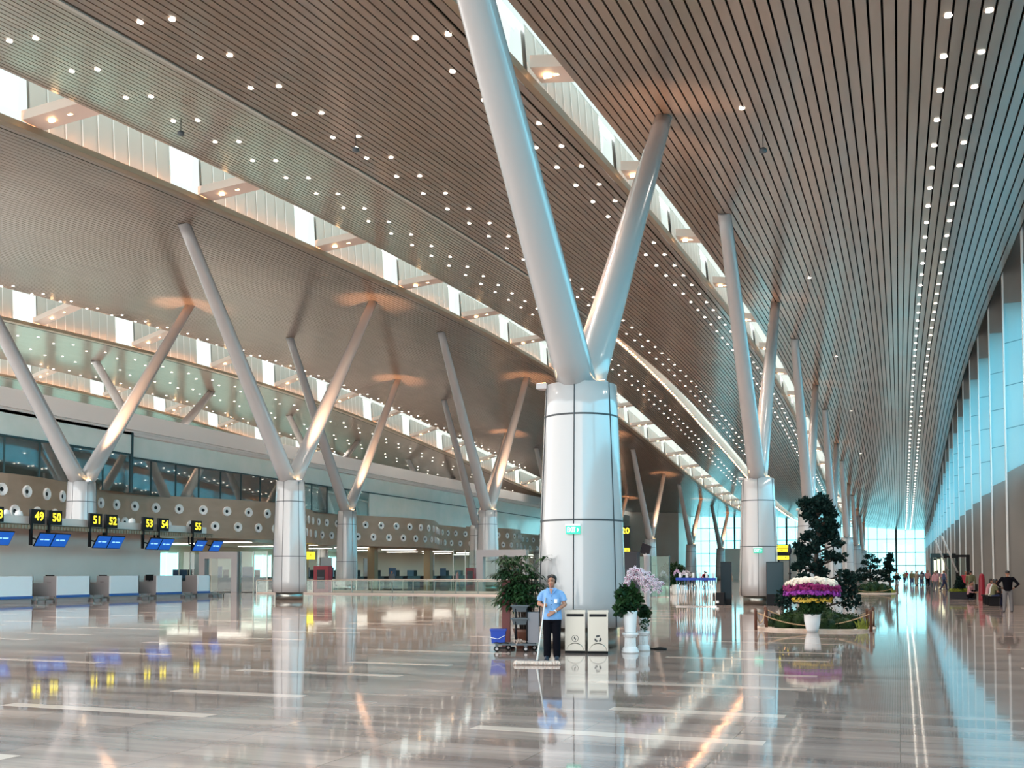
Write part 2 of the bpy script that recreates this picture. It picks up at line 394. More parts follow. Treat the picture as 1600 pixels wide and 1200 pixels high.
# the lens shaped seam skylight
root = empty('window_5', (-19.3, 0, 0), label='lens shaped ceiling seam that opens into a skylight', kind='structure')
ys = ygrid(ystart(-19.3)); s5 = MB(); g5 = MB(); c5 = MB()
def q5(x, y, z): return (x + 19.3, y, z)
strip(s5, lambda y: q5(-19.3 - seam_w(y), y, zc(-19.3, y) - .03), lambda y: q5(-19.3 - seam_w(y) - .1, y, zc(-19.3, y) + 1.3), ys)
strip(s5, lambda y: q5(-19.3, y, zc(-19.3, y)), lambda y: q5(-19.3, y, zc(-19.3, y) + 1.3), ys)
strip(s5, lambda y: q5(-19.3 - seam_w(y) - .12, y, zc(-19.3, y) - .03), lambda y: q5(-19.3 - seam_w(y), y, zc(-19.3, y) - .03), ys)
s5.build('side_wall', M['panel'], root)
strip(g5, lambda y: q5(-19.3, y, zc(-19.3, y) + 1.3), lambda y: q5(-19.3 - seam_w(y) - .1, y, zc(-19.3, y) + 1.3), ys)
g5.build('glazing', M['skyglass'], root)
y = 70
while y < YEND:
    c5.box(19.3 - 19.3 - seam_w(y) + .02, -seam_w(y) + .07, y, y + .5, zc(-19.3, y) + .05, zc(-19.3, y) + .08); y += 1.1
c5.build('cove_light', M['cove'], root)

# ---------------------------------------------------------------- floor with inlaid bars
fl = MB(); fl.box(-98, 5.6, -12, YEND, -.2, 0)
for kx in range(-1, 15):
    xr = -1.23 - 6.1 * kx
    for n in range(-2, 42):
        y = 10.2 + 4.8 * n + (-.25 if kx % 2 else 0)
        for L, yy in ((2.98, y), (2.02, y + 1.95)):
            if xr > 4.9: xr2 = 4.8
            else: xr2 = xr
            fl.box(xr2 - L, xr2, yy - .125, yy + .125, .0005, .0015, 1)
fl.build('floor', [M['floor'], M['floorbar']])['kind'] = 'structure'
g = MB(); g.box(-400, 400, -300, 900, -.5, -.3); g.build('ground', M['ground'])['kind'] = 'structure'

# ---------------------------------------------------------------- right wall: solid base, glass above, deep fins
XW = 6.3
b = MB(); b.box(XW - .05, XW + .3, -14, YEND, 0, 6.5)
for y in range(10, 232, 3): b.box(XW - .08, XW - .05, y, y + .03, 0, 6.5)
b.build('wall_right', M['beige'])['kind'] = 'structure'
b = MB(); b.box(XW, XW + .02, -14, YEND, 6.5, 20); wr = empty('window_6', (0, 0, 0), label='tall glass above the right wall', kind='structure')
b.build('pane', M['glass'], wr)
b = MB()
for z in (6.55, 9.0, 12.2, 14.5, 16.8): b.box(XW - .12, XW + .05, 8, YEND, z - .05, z + .05)
for y in [8 + 2.8 * i for i in range(81)]: b.box(XW - .05, XW + .05, y - .03, y + .03, 6.5, 18)
b.build('frame', M['mullion'], wr)
b = MB(); strip(b, lambda y: (4.9, y, zc(4.9, y)), lambda y: (4.9, y, zc(4.9, y) + 3), ygrid(6)); strip(b, lambda y: (XW - .13, y, zc(4.9, y) - 1.5), lambda y: (XW - .13, y, zc(4.9, y) + 3), ygrid(6)); strip(b, lambda y: (XW - .13, y, zc(4.9, y) - 1.5), lambda y: (XW + .1, y, zc(4.9, y) - 1.5), ygrid(6)); b.box(4.9, 6.6, 6, YEND, 19.6, 20)
b.build('wall_right_upper', M['beige'])['kind'] = 'structure'
fy = [56.0 + 8.55 * i for i in range(-5, 21)]
for i, y in enumerate(fy):
    f = MB(); ztop = zc(4.9, y) + 2.9; zg = zc(4.9, y) - 1.4
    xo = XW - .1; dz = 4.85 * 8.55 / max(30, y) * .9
    def sl(x0, x1, a, b_, za0, za1, zb0, zb1, mi):
        vs = [(x0, a, za0), (x1, a, za1), (x1, b_, za1), (x0, b_, za0), (x0, a, zb0), (x1, a, zb1), (x1, b_, zb1), (x0, b_, zb0)]
        f.add(vs, [(3, 2, 1, 0), (4, 5, 6, 7), (0, 1, 5, 4), (1, 2, 6, 5), (2, 3, 7, 6), (3, 0, 4, 7)], mi)
    sl(4.97, xo, y - .06, y + .06, 0, 0, 6.45, 6.45 + dz, 0); sl(4.97, xo, y - .02, y + .02, 6.45, 6.45 + dz, zg, zg, 1); f.box(4.97, XW - .1, y - .11, y + .11, zg, ztop)  # pane's lower edge slanted to draw the light and shade boundary into the fin
    f.box(4.90, 4.97, y - .13, y + .13, 0, ztop, 2)
    for z in (8.6, 10.7, 12.8): sl(4.97, xo, y - .03, y + .03, z - .02, z - .02 + dz * .4, z + .02, z + .02 + dz * .4, 4)  # thin dark strips painted as slanted shadows across the pane
    f.build('trim_%d' % (i + 1), [M['beige'], M['frost'], M['finedge'], M['mullion'], M['transom_shade']])['kind'] = 'structure'

# ---------------------------------------------------------------- end wall
we = empty('window_7', (0, YEND, 0), label='gridded glass wall at the far end of the hall', kind='structure')
b = MB(); b.box(-44, 5.6, .1, .12, 0, 15); b.build('pane', M['endglass'], we)
b = MB()
x = 4.9; i = 0
while x > -44:
    t = .20 if i % 6 == 3 else .05
    b.box(x - t, x + t, -.25 if i % 6 == 3 else -.06, .1, 0, 15); x -= 1.85; i += 1
for z in (2.9, 5.6, 8.4, 11.2, 13.9): b.box(-44, 5.6, -.1, .1, z - .07, z + .07)
b.build('frame', M['mullion'], we)
b = MB(); b.box(-98, -44, YEND - 14, YEND, 0, 16); b.box(-46, -43.5, YEND - 14.5, YEND, 0, 16); b.build('wall_far', M['lightbeige'])['kind'] = 'structure'
b = MB(); b.box(-36, -20, YEND - 3, YEND - .5, 0, 6.6); b.build('wall_far_low', M['fascia'])['kind'] = 'structure'
# left clerestory wall behind the upper floor
wl = empty('window_8', (-97.5, 0, 0), label='clerestory glass behind the upper floor', kind='structure')
b = MB(); b.box(-.02, 0, 60, YEND, 12, 21); b.build('pane', glass('sage_glass', (.52, .68, .63), .03), wl)
b = MB()
for i in range(30): b.box(0, .5, 62 + 6 * i, 63.2 + 6 * i, 12, 21)
b.build('frame', M['fascia'], wl)

# ---------------------------------------------------------------- left building: upper floor, curved porthole fascia, glass band
def facx(Y): return -54 - 2.0 * math.sin(2 * PI * (Y - 88) / 30.5)
b = MB(); b.box(-98, -54.6, 40, 218, 12.0, 12.3); b.build('floor_upper', M['fascia'])['kind'] = 'structure'
b = MB(); b.box(-54.9, -54.2, 40, 218, 12.35, 13.6); b.box(-54.9, -54.5, 40, 218, 12.2, 12.36); b.build('trim_60', M['fascia'])['kind'] = 'structure'
gl = empty('window_9', (0, 0, 0), label='teal glass band above the brown porthole fascia', kind='structure')
b = MB(); b.box(-54.75, -54.6, 40, 64, 10.5, 12.3); b.box(-55.4, -55.2, 64, 218, 10.4, 12.3)
b.box(-55.4, -55.2, 103, 218, 7.6, 10.4); b.box(-54.75, -54.6, 40, 41, 7.6, 10.5)
b.build('teal_panel', M['teal'], gl)
b = MB(); b.box(-54.7, -54.66, 41, 64, 7.6, 10.5); b.box(-55.32, -55.28, 64, 103, 7.6, 10.4); b.build('pane', glass('reflective_glass', (.45, .75, .80), .45), gl)
b = MB()
for y in range(40, 218, 3):
    x = -54.68 if y < 64 else -55.3
    if y < 103: b.box(x - .02, x + .09, y - .02, y + .02, 7.6, 10.4)
b.box(-54.8, -54.55, 63.9, 64.1, 7.6, 12.3); b.box(-54.75, -54.5, 40, 64, 10.44, 10.56); b.box(-55.4, -55.1, 64, 218, 10.34, 10.44)
b.build('frame', M['mullion'], gl)
b = MB(); b.box(-64, -63.8, 40, 103, 7.9, 12); b.build('wall_upper_back', M['brown'])['kind'] = 'structure'
# fascia in bays; each carries its porthole rings
def ring_mesh():
    m = MB(); n = 20
    def circ(r, x, dy=0): return [(x, dy + r * math.cos(2 * PI * k / n), r * math.sin(2 * PI * k / n)) for k in range(n)]
    R = [circ(.40, .0), circ(.40, .10), circ(.36, .14), circ(.14, .04)]
    vs = [p for c in R for p in c]
    fs = [(i * n + k, i * n + (k + 1) % n, (i + 1) * n + (k + 1) % n, (i + 1) * n + k) for i in range(3) for k in range(n)]
    m.add(vs, fs, 0, False); m.add(circ(.14, .042), [tuple(range(n))], 1)
    return m.mesh('porthole', [M['whitep'], M['dark']])
PH = ring_mesh()
y0 = 40.0; bi = 1; yy = 41.0; holes = []
while yy < 216: holes.append(yy); yy += 2.08
for bi in range(12):
    a = 40 + 15.25 * bi; c = min(218, a + 15.25)
    if a >= 217: break
    m = MB(); N = 14; ys_ = [a + (c - a) * i / N for i in range(N + 1)]
    for i in range(N):
        p, q = ys_[i], ys_[i + 1]; xp, xq = facx(p), facx(q)
        m.add([(xp, p, 4.42), (xq, q, 4.42), (xq, q, 7.75), (xp, p, 7.75)], [(0, 1, 2, 3)], 0, True)
        m.add([(xp, p, 7.75), (xq, q, 7.75), (-58, q, 7.75), (-58, p, 7.75)], [(0, 1, 2, 3)], 0)
        m.add([(xp, p, 4.42), (xq, q, 4.42), (-58, q, 4.42), (-58, p, 4.42)], [(3, 2, 1, 0)], 0)
    wo = m.build('wall_left_%d' % (bi + 1), M['brown']); wo['kind'] = 'structure'
    for j, h in enumerate(holes):
        for zz, off in ((6.72, 0), (5.42, 1.04)):
            hy = h + off
            if a <= hy < c:
                r = link('porthole', PH, wo, (facx(hy), hy, zz))
                r.rotation_euler = (0, 0, math.atan2(facx(hy + .1) - facx(hy - .1), .2) * -1)
# ground floor hall under the fascia
b = MB(); b.box(-74, -73.8, 44, 218, 0, 4.45); b.build('wall_hall_back', M['wallwhite'])['kind'] = 'structure'
b = MB(); b.box(-74, -57, 44, 218, 4.45, 4.55); b.build('ceiling_hall', M['wallwhite'])['kind'] = 'structure'
for i in range(14):
    y = 48 + 12 * i
    for x in (-60, -67):
        b = MB(); b.box(-2.2, 2.2, -.5, .5, 0, .05)
        tag(b.build('ceiling_light', M['ceilglow'], None, (x, y + (3 if x < -62 else 0), 4.40)), 'rectangular ceiling light panel in the ground floor hall under the brown fascia', 'ceiling light', 'light panels in the ground floor hall')
for i in range(11):
    y = 62.5 + 15.25 * i
    b = MB(); b.box(-.45, .45, -.45, .45, 0, 4.42)
    b.box(-.47, .47, -.47, .47, 0, .12)
    tag(b.build('pillar', M['ochre'], None, (-57.5, y, 0)), 'square ochre pillar under the brown porthole fascia', 'pillar', 'ochre pillars below the fascia')

# ---------------------------------------------------------------- forked columns
def ped_prof(h, rb, rt, n=10): return [(rb + (rt - rb) * (i / n) ** 1.3, .45 + (h - .45) * i / n) for i in range(n + 1)]
def column(x, y, h, ztop_near, ztop_far, dyn, dyf, label, rb=.96, rt=.78, lr=(.46, .285), seams=None, lift=1, group=None, light=1.0, dx=0.0):
    root = empty('forked_column', (x, y, 0), label=label, cat='column', group=group)
    if h > 1:
        m = MB(); m.lathe((0, 0, 0), ped_prof(h, rb, rt), 48); m.build('pedestal', M['cladding'], root)
        m = MB(); m.lathe((0, 0, 0), [(rb * .80, 0), (rb * .80, .5)], 40); m.build('base', M['steel'], root)
        m = MB(); P = ped_prof(h, rb, rt, 40)
        def rad(z): return rb + (rt - rb) * max(0, (z - .45) / (h - .45)) ** 1.3
        for z in seams or (2.5, h - 1.2):
            m.lathe((0, 0, 0), [(rad(z) + .004, z - .02), (rad(z) + .006, z), (rad(z) + .004, z + .02)], 48, cap=False)
        for k in range(6):
            th = math.radians(-84 + 60 * k)
            pts = [((rad(z) + .003) * math.cos(th), (rad(z) + .003) * math.sin(th), z) for z in [.45 + (h - .45) * i / 10 for i in range(11)]]
            m.tube(pts, .013, 5, smooth=False)
        m.build('seam', M['seam'], root)
    for sgn, zt, dy in ((-1, ztop_near, dyn), (1, ztop_far, dyf)):
        m = MB(); z0 = h - .1; pts = []; rr = []
        for i in range(13):
            t = i / 12; pts.append((dx * t, sgn * (.16 + (dy - .16) * t), z0 + (zt - z0) * t)); rr.append(lr[0] + (lr[1] - lr[0]) * min(1, t * 1.05))
        m.tube(pts, rr, 28); lg = m.build('leg', M['white'], root)
        
    if light:
        m = MB(); q = 0 if x > -20 else 1.56; m.box(-.90 + q, -.66 + q, -.42, -.18, h - .06, h + .06); m.box(*((-.66, -.3) if q == 0 else (.3, .66)), -.34, -.26, h - .05, h + .0); m.box(.40, .58, -.12, .12, h, h + .10)
        f = m.build('uplight', M['greym'], root); l2 = MB(); l2.box(-.87 + q, -.69 + q, -.39, -.21, h + .06, h + .07); l2.box(.42, .56, -.09, .09, h + .10, h + .11)
        l2.build('lens', M['uplens'], f)
        ld = bpy.data.lights.new('column_uplight', 'SPOT'); ld.energy = (7000 if x > -20 else 17000) * light; ld.color = (1, .56, .32); ld.spot_size = math.radians(26 if x > -20 else 20); ld.spot_blend = .8; ld.shadow_soft_size = .12
        lo = bpy.data.objects.new('column_uplight', ld); C.objects.link(lo); lo.parent = root
        src = Vector((-.80 if x > -20 else .80, -.30 if x > -20 else -.70, h + .2)); kk = .8 if x > -20 else 1.0; tgt = Vector((dx, dyf * kk, h + (ztop_far - h) * kk)); lo.location = src
        lo.rotation_euler = (tgt + Vector((0, 0, 0)) - src).to_track_quat('-Z', 'Y').to_euler()
    return root
ORD = ['nearest', 'second', 'third', 'fourth', 'fifth', 'sixth', 'seventh']
for i in range(7):
    y = 21.85 + 30.5 * i; X = -6.5; h = [5.68, 6.2, 6.35, 6.3, 6.1, 5.8, 5.6][i]
    dn = 9.0 if i == 0 else 10.0; df = 8.9
    lab = 'thick white forked column with %s pedestal, %s from the camera in the row along the right walkway' % ('seamed white', ORD[i])
    if i == 0: lab = 'huge white forked column in the centre, behind the cleaner and the steel bins'
    column(X, y, h, zc(X, y - dn) + .1, zc(X, y + df) + .1, dn, df, lab, lr=(.43, .27), seams=((2.72, 4.98) if i == 0 else (2.85, 5.1)), light=.55)
for i in range(6):
    y = 52.0 + 30.9 * i; X = -33; h = 6.85 if i < 3 else 6.2
    column(X, y, h, zc(X, y - 9.9) + .1, zc(X, y + 10) + .1, 9.9, 10, 'white forked column in the middle row of the hall, %s from the left edge' % ORD[i], lr=(.50, .30), light=1.1, rb=.98, rt=.80)
for i in range(5):
    y = (49.6, 81.7, 112.2, 142.8, 173.4)[i]; X = -46; h = 7.0 if i < 3 else 6.4
    column(X, y, h, zc(X, y - 9.6) + .1, zc(X, y + 10) + .1, 9.6, 10, 'white forked column in the row nearest the check-in hall, %s from the left edge' % ORD[i], lr=(.50, .30), light=1.3, rb=.98, rt=.80)
for i in range(4):
    y = 81.5 + 31.5 * i; X = -67
    column(X, y, .0 + 12.4, zc(X, y - 8) + .1, zc(X, y + 9) + .1, 8, 9, 'slim white forked column on the upper floor behind the pale fascia, %s from the left' % ORD[i], rb=.7, rt=.6, lr=(.5, .34), light=0)

# ---------------------------------------------------------------- downlights
dl = []
def rowl(X, y0, st, n, keep=None):
    for k in range(n):
        y = y0 + st * k
        if y < YEND - 4 and y > ystart(X) + 1: dl.append((X, y))
rowl(1.21, 24.97, 2.43, 86); rowl(2.06, 25.07, 2.43, 86)
rowl(-10.5, 23.64, 2.36, 60); rowl(-11.45, 23.72, 2.36, 60)
rowl(-17.25, 21.45, 2.45, 55); rowl(-18.25, 21.45, 2.45, 55)
rowl(-22.8, 22.5, 2.43, 60); rowl(-24.05, 22.76, 2.43, 60)
rowl(-53.0, 50.86, 2.5, 40); rowl(-53.8, 50.7, 2.5, 40)
for X in (-61.5, -63.0, -68.5, -70.0, -75.8, -77.0): rowl(X, 60 + (abs(X) % 2), 3.6, 30)
rowl(-4.1, 30.2, 24.4, 5)
dl = sorted(dl, key=lambda p: math.hypot(p[0], p[1]))
near, far = dl[:300], dl[300:]
DLD = bpy.data.lights.new('downlight_beam', 'SPOT'); DLD.energy = 190; DLD.color = (1, .88, .77); DLD.spot_size = math.radians(110); DLD.spot_blend = .7; DLD.shadow_soft_size = .08
m = MB(); m.lathe((0, 0, 0), [(.105, 0), (.105, .03), (.085, .03)], 12, cap=False); ringm = m.mesh('ring', M['lampring'])
m = MB(); m.lathe((0, 0, 0), [(.085, .0), (.085, .012)], 12); lensm = m.mesh('downlight', M['lampw'])
for X, y in near:
    lab, grp = ('small round downlight in the ceiling above the right walkway', 'downlights above the right walkway') if X > -8 else \
        ('small round downlight in the brown ceiling left of the nearest columns', 'downlights in the brown ceiling') if X > -28 else \
        ('small round downlight in the distant teal-lit ceiling', 'downlights in the far ceilings')
    o = tag(link('downlight', lensm, None, (X, y, zc(X, y) - .03)), lab, 'downlight', grp)
    if True:
        lo = bpy.data.objects.new('downlight_beam', DLD); C.objects.link(lo); lo.parent = o; lo.location = (0, 0, -.05)
m = MB()
for X, y in far: m.lathe((X, y, zc(X, y) - .03), [(.10, .0), (.10, .012)], 8)
ff = tag(m.build('downlights', M['lampw']), 'rows of small round downlights receding into the distance', 'downlight', kind='stuff')
DLF = DLD.copy(); DLF.energy = DLD.energy * 3.5
for i, (X, y) in enumerate(far):
    if i % 3 == 0:
        lo = bpy.data.objects.new('downlight_beam', DLF); C.objects.link(lo); lo.parent = ff; lo.location = (X, y, zc(X, y) - .08)
# hanging detectors
for X, y, d in ((-23.47, 29.74, 'left of the ceiling seam'), (-17.25, 31.07, 'right of the ceiling seam'), (-3.8, 32.67, 'above the right walkway')):
    t = empty('hanging_detector', (X, y, zc(X, y) - .5), label='small grey device hanging from the slatted ceiling ' + d, cat='detector')
    m = MB(); m.tube([(0, 0, .5), (0, 0, .05)], .012, 6); m.build('rod', M['dark'], t)
    m = MB(); m.lathe((0, 0, -.12), [(.04, 0), (.12, .04), (.12, .12), (.05, .18)], 14); m.build('housing', M['greyp'], t)

# ================================================================ check-in island on the left
m = MB(); m.box(-44.85, -44.7, 24, 55.2, 0, 3.95)
tag(m.build('counter_backdrop', M['lightbeige']), 'long beige partition wall behind the check-in desks', 'partition')
can = empty('canopy', (-43.4, 24, 0), label='long slim canopy with a toothed metal edge over the check-in desks', cat='canopy')
m = MB(); m.box(-1.3, 1.1, 0, 33.4, 3.95, 4.08); m.box(.95, 1.1, 0, 33.4, 3.85, 4.1); m.build('deck', M['lip'], can)
m = MB(); m.box(-1.2, .75, 0, 33.2, 4.08, 4.52); m.build('fascia_box', M['fascia'], can)
m = MB(); m.box(1.10, 1.115, .05, 33.35, 3.84, 4.04)
for i in range(150): m.box(1.1, 1.16, .1 + .222 * i, .2 + .222 * i, 3.84, 4.04)
m.build('toothed_edge', M['lip'], can)
def desk(y0, wd, lab, grp=None):
    t = empty('check_in_desk', (-42.5, y0, 0), label=lab, cat='desk')
    m = MB(); m.box(-.10, 0, 0, wd, .36, 1.38); m.box(-1.6, 0, wd - .06, wd, .36, 1.38); m.build('front_panel', M['deskw'], t)
    m = MB(); m.box(-.10, .005, 0, wd, .22, .36); m.build('blue_band', M['deskb'], t)
    m = MB(); m.box(-1.0, -.08, .05, wd - .05, 0, .22); m.build('plinth', M['taupe'], t)
    m = MB(); m.box(-1.0, -.1, 0, .08, .2, 1.38); m.box(-1.9, -1.0, 0, .08, .2, 1.0); m.build('side_panel', M['taupe'], t)
    m = MB(); m.box(-1.1, -.1, .08, wd - .08, .98, 1.03); m.build('worktop', M['taupe'], t)
    return t
WO2 = ['first', 'second', 'third', 'fourth', 'fifth']
ordd = ['cut by the left edge of the photo', 'second from the left edge', 'third from the left edge', 'fourth from the left edge', 'narrow one at the far end']
for i, (a, wdt) in enumerate(((40.1, 2.4), (44.2, 2.4), (48.2, 2.4), (52.25, 2.35), (56.2, 1.25))):
    desk(a, wdt, 'white check-in desk with a blue bottom band, ' + ordd[i])
    m = MB(); m.box(-1.9, -.35, -.62, .62, .0, .30); m.box(-.35, -.05, -.55, .55, .0, .10)
    t = empty('baggage_scale', (-42.5, a + wdt + .85, 0), label='low taupe baggage scale, %s from the left' % WO2[i], cat='scale')
    m.build('bed', M['taupe'], t)
    m = MB(); m.tube([(.02, -.6, .16), (.02, .6, .16)], .03, 8); m.tube([(.02, -.6, 0), (.02, -.6, .3)], .03, 8); m.tube([(.02, .6, 0), (.02, .6, .3)], .03, 8); m.tube([(.02, 0, 0), (.02, 0, .3)], .03, 8); m.build('guard_rail', M['steel'], t)
    m = MB(); m.box(-.28, .28, -.03, .03, .06, .42); m.box(-.03, .03, -.02, .02, 0, .1); m.box(-.12, .12, -.08, .08, 0, .015)
    if i in (1, 2, 3):
        tag(m.build('monitor', M['dark'], None, (-43.1, a + wdt - .35 - 2.1 + .1, 1.03)), 'black monitor standing on the check-in desk that is ' + ordd[i], 'monitor')
# number signs with posts and tilted blue screens
def tilt(y): return Matrix.Rotation(math.radians(-28), 3, 'Y')
nums = {'48': 39.35, '49': 42.05, '50': 43.25, '51': 46.25, '52': 47.5, '53': 50.6, '54': 52.0, '55': 55.25}
WO = ['first', 'second', 'third', 'fourth', 'fifth', 'sixth', 'seventh', 'eighth', 'ninth']
for wi, (k, y) in enumerate(nums.items()):
    t = empty('number_sign', (-42.25, y, 4.0), label='black box sign reading %s in yellow, %s from the left above the canopy' % (k, WO[wi]), cat='sign')
    m = MB(); m.box(-.12, .05, 0, .86, .12, .88); m.build('sign_box', M['dark'], t)
    m = MB(); m.box(-.10, .04, -.06, .06, -1.0, .88); m.build('post', M['dark'], t)
    me = text_mesh(k, .62, .004, M['yellow'], .012); o = link('number', me, t, (.06, .47, .5)); o.rotation_euler = (PI / 2, 0, PI / 2)
scr = [(39.3, 1), (42.0, 2), (46.2, 2), (50.55, 2), (54.9, 1), (56.6, 1)]
si = 0
for y, n in scr:
    for j in range(n):
        nm = ['above the left photo edge', 'under number 49', 'under number 50', 'under number 51', 'under number 52', 'under number 53', 'under number 54', 'under number 55', 'at the far end of the canopy'][si]; si += 1
        t = empty('display_screen', (-41.95, y + .05 + 1.09 * j, 3.3), label='tilted blue display screen under the canopy, %s from the left' % WO[si - 1], cat='screen')
        R = Matrix.Rotation(math.radians(32), 3, 'Y')
        m = MB(); m.obox((0, .6, 0), (.06, 1.06, .82), 0, R); m.build('case', M['dark'], t)
        m = MB(); m.obox(R @ Vector((.034, 0, 0)) + Vector((0, .6, 0)), (.01, 1.0, .74), 0, R); s = m.build('picture', M['screen'], t)
        m = MB()
        for q, wq in ((-.22, .22), (.12, .34)): m.obox(R @ Vector((.042, 0, .02)) + Vector((0, .6 + q, 0)), (.004, wq, .07), 0, R)
        m.build('caption', M['screen2'], s)
        m = MB(); m.tube([(-.45, .1, .72), (-.45, .1, .1), (-.03, .1, 0)], .05, 8); m.build('bracket', M['dark'], t)
# last post without number sign
# security dome-like lights on canopy top
for i, y in enumerate((40.9, 41.7, 48.9, 50.2)):
    m = MB(); m.lathe((0, 0, 0), [(.20, 0), (.20, .08), (.16, .22), (.04, .28)], 16)
    tag(m.build('dome_unit', M['whitep'], None, (-42.75, y, 4.52)), 'small white dome unit on top of the check-in canopy', 'dome', 'white domes on the canopy')

# ================================================================ glass barrier and gates
def glass_barrier(p0, p1, h, n, label, post=M['steel'], rail=M['chrome']):
    p0 = Vector(p0); p1 = Vector(p1); d = p1 - p0; L = d.length
    t = empty('glass_barrier', p0, math.atan2(d.y, d.x), label=label, cat='barrier')
    m = MB(); m.box(0, L, -.01, .01, .08, h - .03); m.build('glass_pane', M['clear'], t)
    m = MB(); m.tube([(0, 0, h), (L, 0, h)], .035, 8); m.build('handrail', M['beam'], t)
    m = MB(); m.box(0, L, -.05, .05, 0, .10); m.build('base_rail', M['beam'], t)
    for i in range(n + 1):
        m = MB(); x = L * i / n; m.box(-.03, .03, -.04, .04, 0, h); m.build('post', post, t, (x, 0, 0))
    return t
glass_barrier((-45.3, 66.9, 0), (-25.2, 65.6, 0), .98, 12, 'low glass barrier with a steel handrail across the hall beyond the check-in desks')
glass_barrier((-50, 75.5, 0), (-24.5, 75.0, 0), 1.0, 12, 'second low glass barrier farther back in front of the ground floor hall')
def gate(x, y, wd, h, label, hw=.55):
    t = empty('glass_gate', (x, y, 0), label=label, cat='gate')
    m = MB(); m.box(0, .55, -.3, .3, 0, h - hw); m.box(wd - .55, wd, -.3, .3, 0, h - hw); m.box(0, wd, -.3, .3, h - hw, h); m.build('frame', M['greym'], t)
    m = MB(); m.box(.55, wd - .55, -.01, .01, .05, h - hw); m.build('glass_pane', M['clear'], t)
    m = MB(); m.box(wd, wd + 2.6, -.01, .01, .05, h); m.build('side_glass', M['clear'], t); m = MB(); m.box(-2.2, 0, -.01, .01, .05, h); m.build('side_glass', M['clear'], t)
    m = MB()
    for xx in (wd + .05, wd + 1.3, wd + 2.55, -2.15, -1.1): m.box(xx, xx + .06, -.04, .04, 0, h)
    m.build('glass_post', M['steel'], t)
gate(-52.3, 69.5, 3.6, 3.2, 'grey portal frame with glass door at the end of the check-in desks')
gate(-31.6, 77.2, 4.2, 3.35, 'grey portal frame with glass door behind the palm and cleaning cart')
# red fire cabinet
t = empty('red_cabinet', (-40.1, 67.7, 0), label='tall bright red cabinet with a dark window behind the glass barrier', cat='cabinet')
m = MB(); m.box(-.62, .62, -.3, .3, .0, 2.05); m.build('body', M['red'], t)
m = MB(); m.box(-.32, .32, -.32, -.3, .35, 1.75); m.build('window', M['darkg'], t)
m = MB(); m.box(-.28, .28, -.335, -.32, 1.1, 1.25); m.build('label_plate', M['greyp'], t)
t = empty('red_cabinet', (-40.0, 96, 0), label='narrow dark red cabinet far back beside the right ochre pillar', cat='cabinet')
m = MB(); m.box(-.45, .45, -.3, .3, 0, 2.0); m.build('body', M['red'], t)
m = MB(); m.box(-.3, .3, -.32, -.3, .3, 1.7); m.build('window', M['darkg'], t)

# ================================================================ ground floor hall contents
random.seed(3)
for i in range(22):
    y = 62 + 5.2 * i
    t = empty('inspection_desk', (-60.5, y, 0), label='dark inspection desk with navy screen in the ground floor hall', cat='desk', group='inspection desks in the ground floor hall')
    m = MB(); m.box(-.5, .5, -1.9, 1.9, 0, 1.0); m.box(-.6, .6, -1.95, 1.95, .96, 1.05); m.build('counter', M['darkg'], t)
    m = MB(); m.box(.3, .36, -1.6, .3, 1.05, 2.1 if i % 3 else 1.8); m.build('navy_screen', M['navy'], t)
    m = MB(); m.box(.2, .26, .6, 1.5, 1.05, 1.8); m.build('grey_screen', M['dark'], t)
for i, y in enumerate((58, 74, 92, 110, 126)):
    m = MB(); m.box(-.06, 0, -1.8, 1.8, .8, 3.6)
    m.box(0, .06, -1.85, -1.8, .7, 3.7); m.box(0, .06, 1.8, 1.85, .7, 3.7); m.box(0, .06, -.03, .03, .7, 3.7)
    o = m.build('window_%d' % (20 + i), mat('hall_window', (.5, .9, .9), .3, emit=(.35, .85, .85), es=1.2), None, (-73.7, y, 0)); o['kind'] = 'structure'
for i, (x, y) in enumerate(((-58.5, 84), (-59, 101.5), (-58.6, 108), (-58.8, 119))):
    m = MB(); m.box(-.08, .08, -1.3, 1.3, 0, 3.3)
    tag(m.build('partition', M['greym'], None, (x - 5, y, 0)), 'pale grey partition panel inside the ground floor hall', 'partition', 'partitions in the ground floor hall')
t = empty('gate_number_sign', (-57.0, 93.6, 2.9), label='small lit yellow sign hanging in the ground floor hall', cat='sign')
m = MB(); m.box(0, .1, -.8, .8, 0, .75); m.build('sign_box', M['yellow'], t)
m = MB(); m.tube([(.05, -.5, .75), (.05, -.5, 1.55)], .02, 6); m.tube([(.05, .5, .75), (.05, .5, 1.55)], .02, 6); m.build('hanger', M['dark'], t)
me = text_mesh('A', .5, .004, M['dark'], .01); o = link('letter', me, t, (.106, 0, .38)); o.rotation_euler = (PI / 2, 0, PI / 2)

m = MB(); m.box(-.55, .55, -.3, .3, 0, 3.35)
tag(m.build('dark_cabinet', M['darkg'], None, (-26.6, 78.2, 0)), 'tall black panel cabinet beside the portal frame behind the palm', 'cabinet')
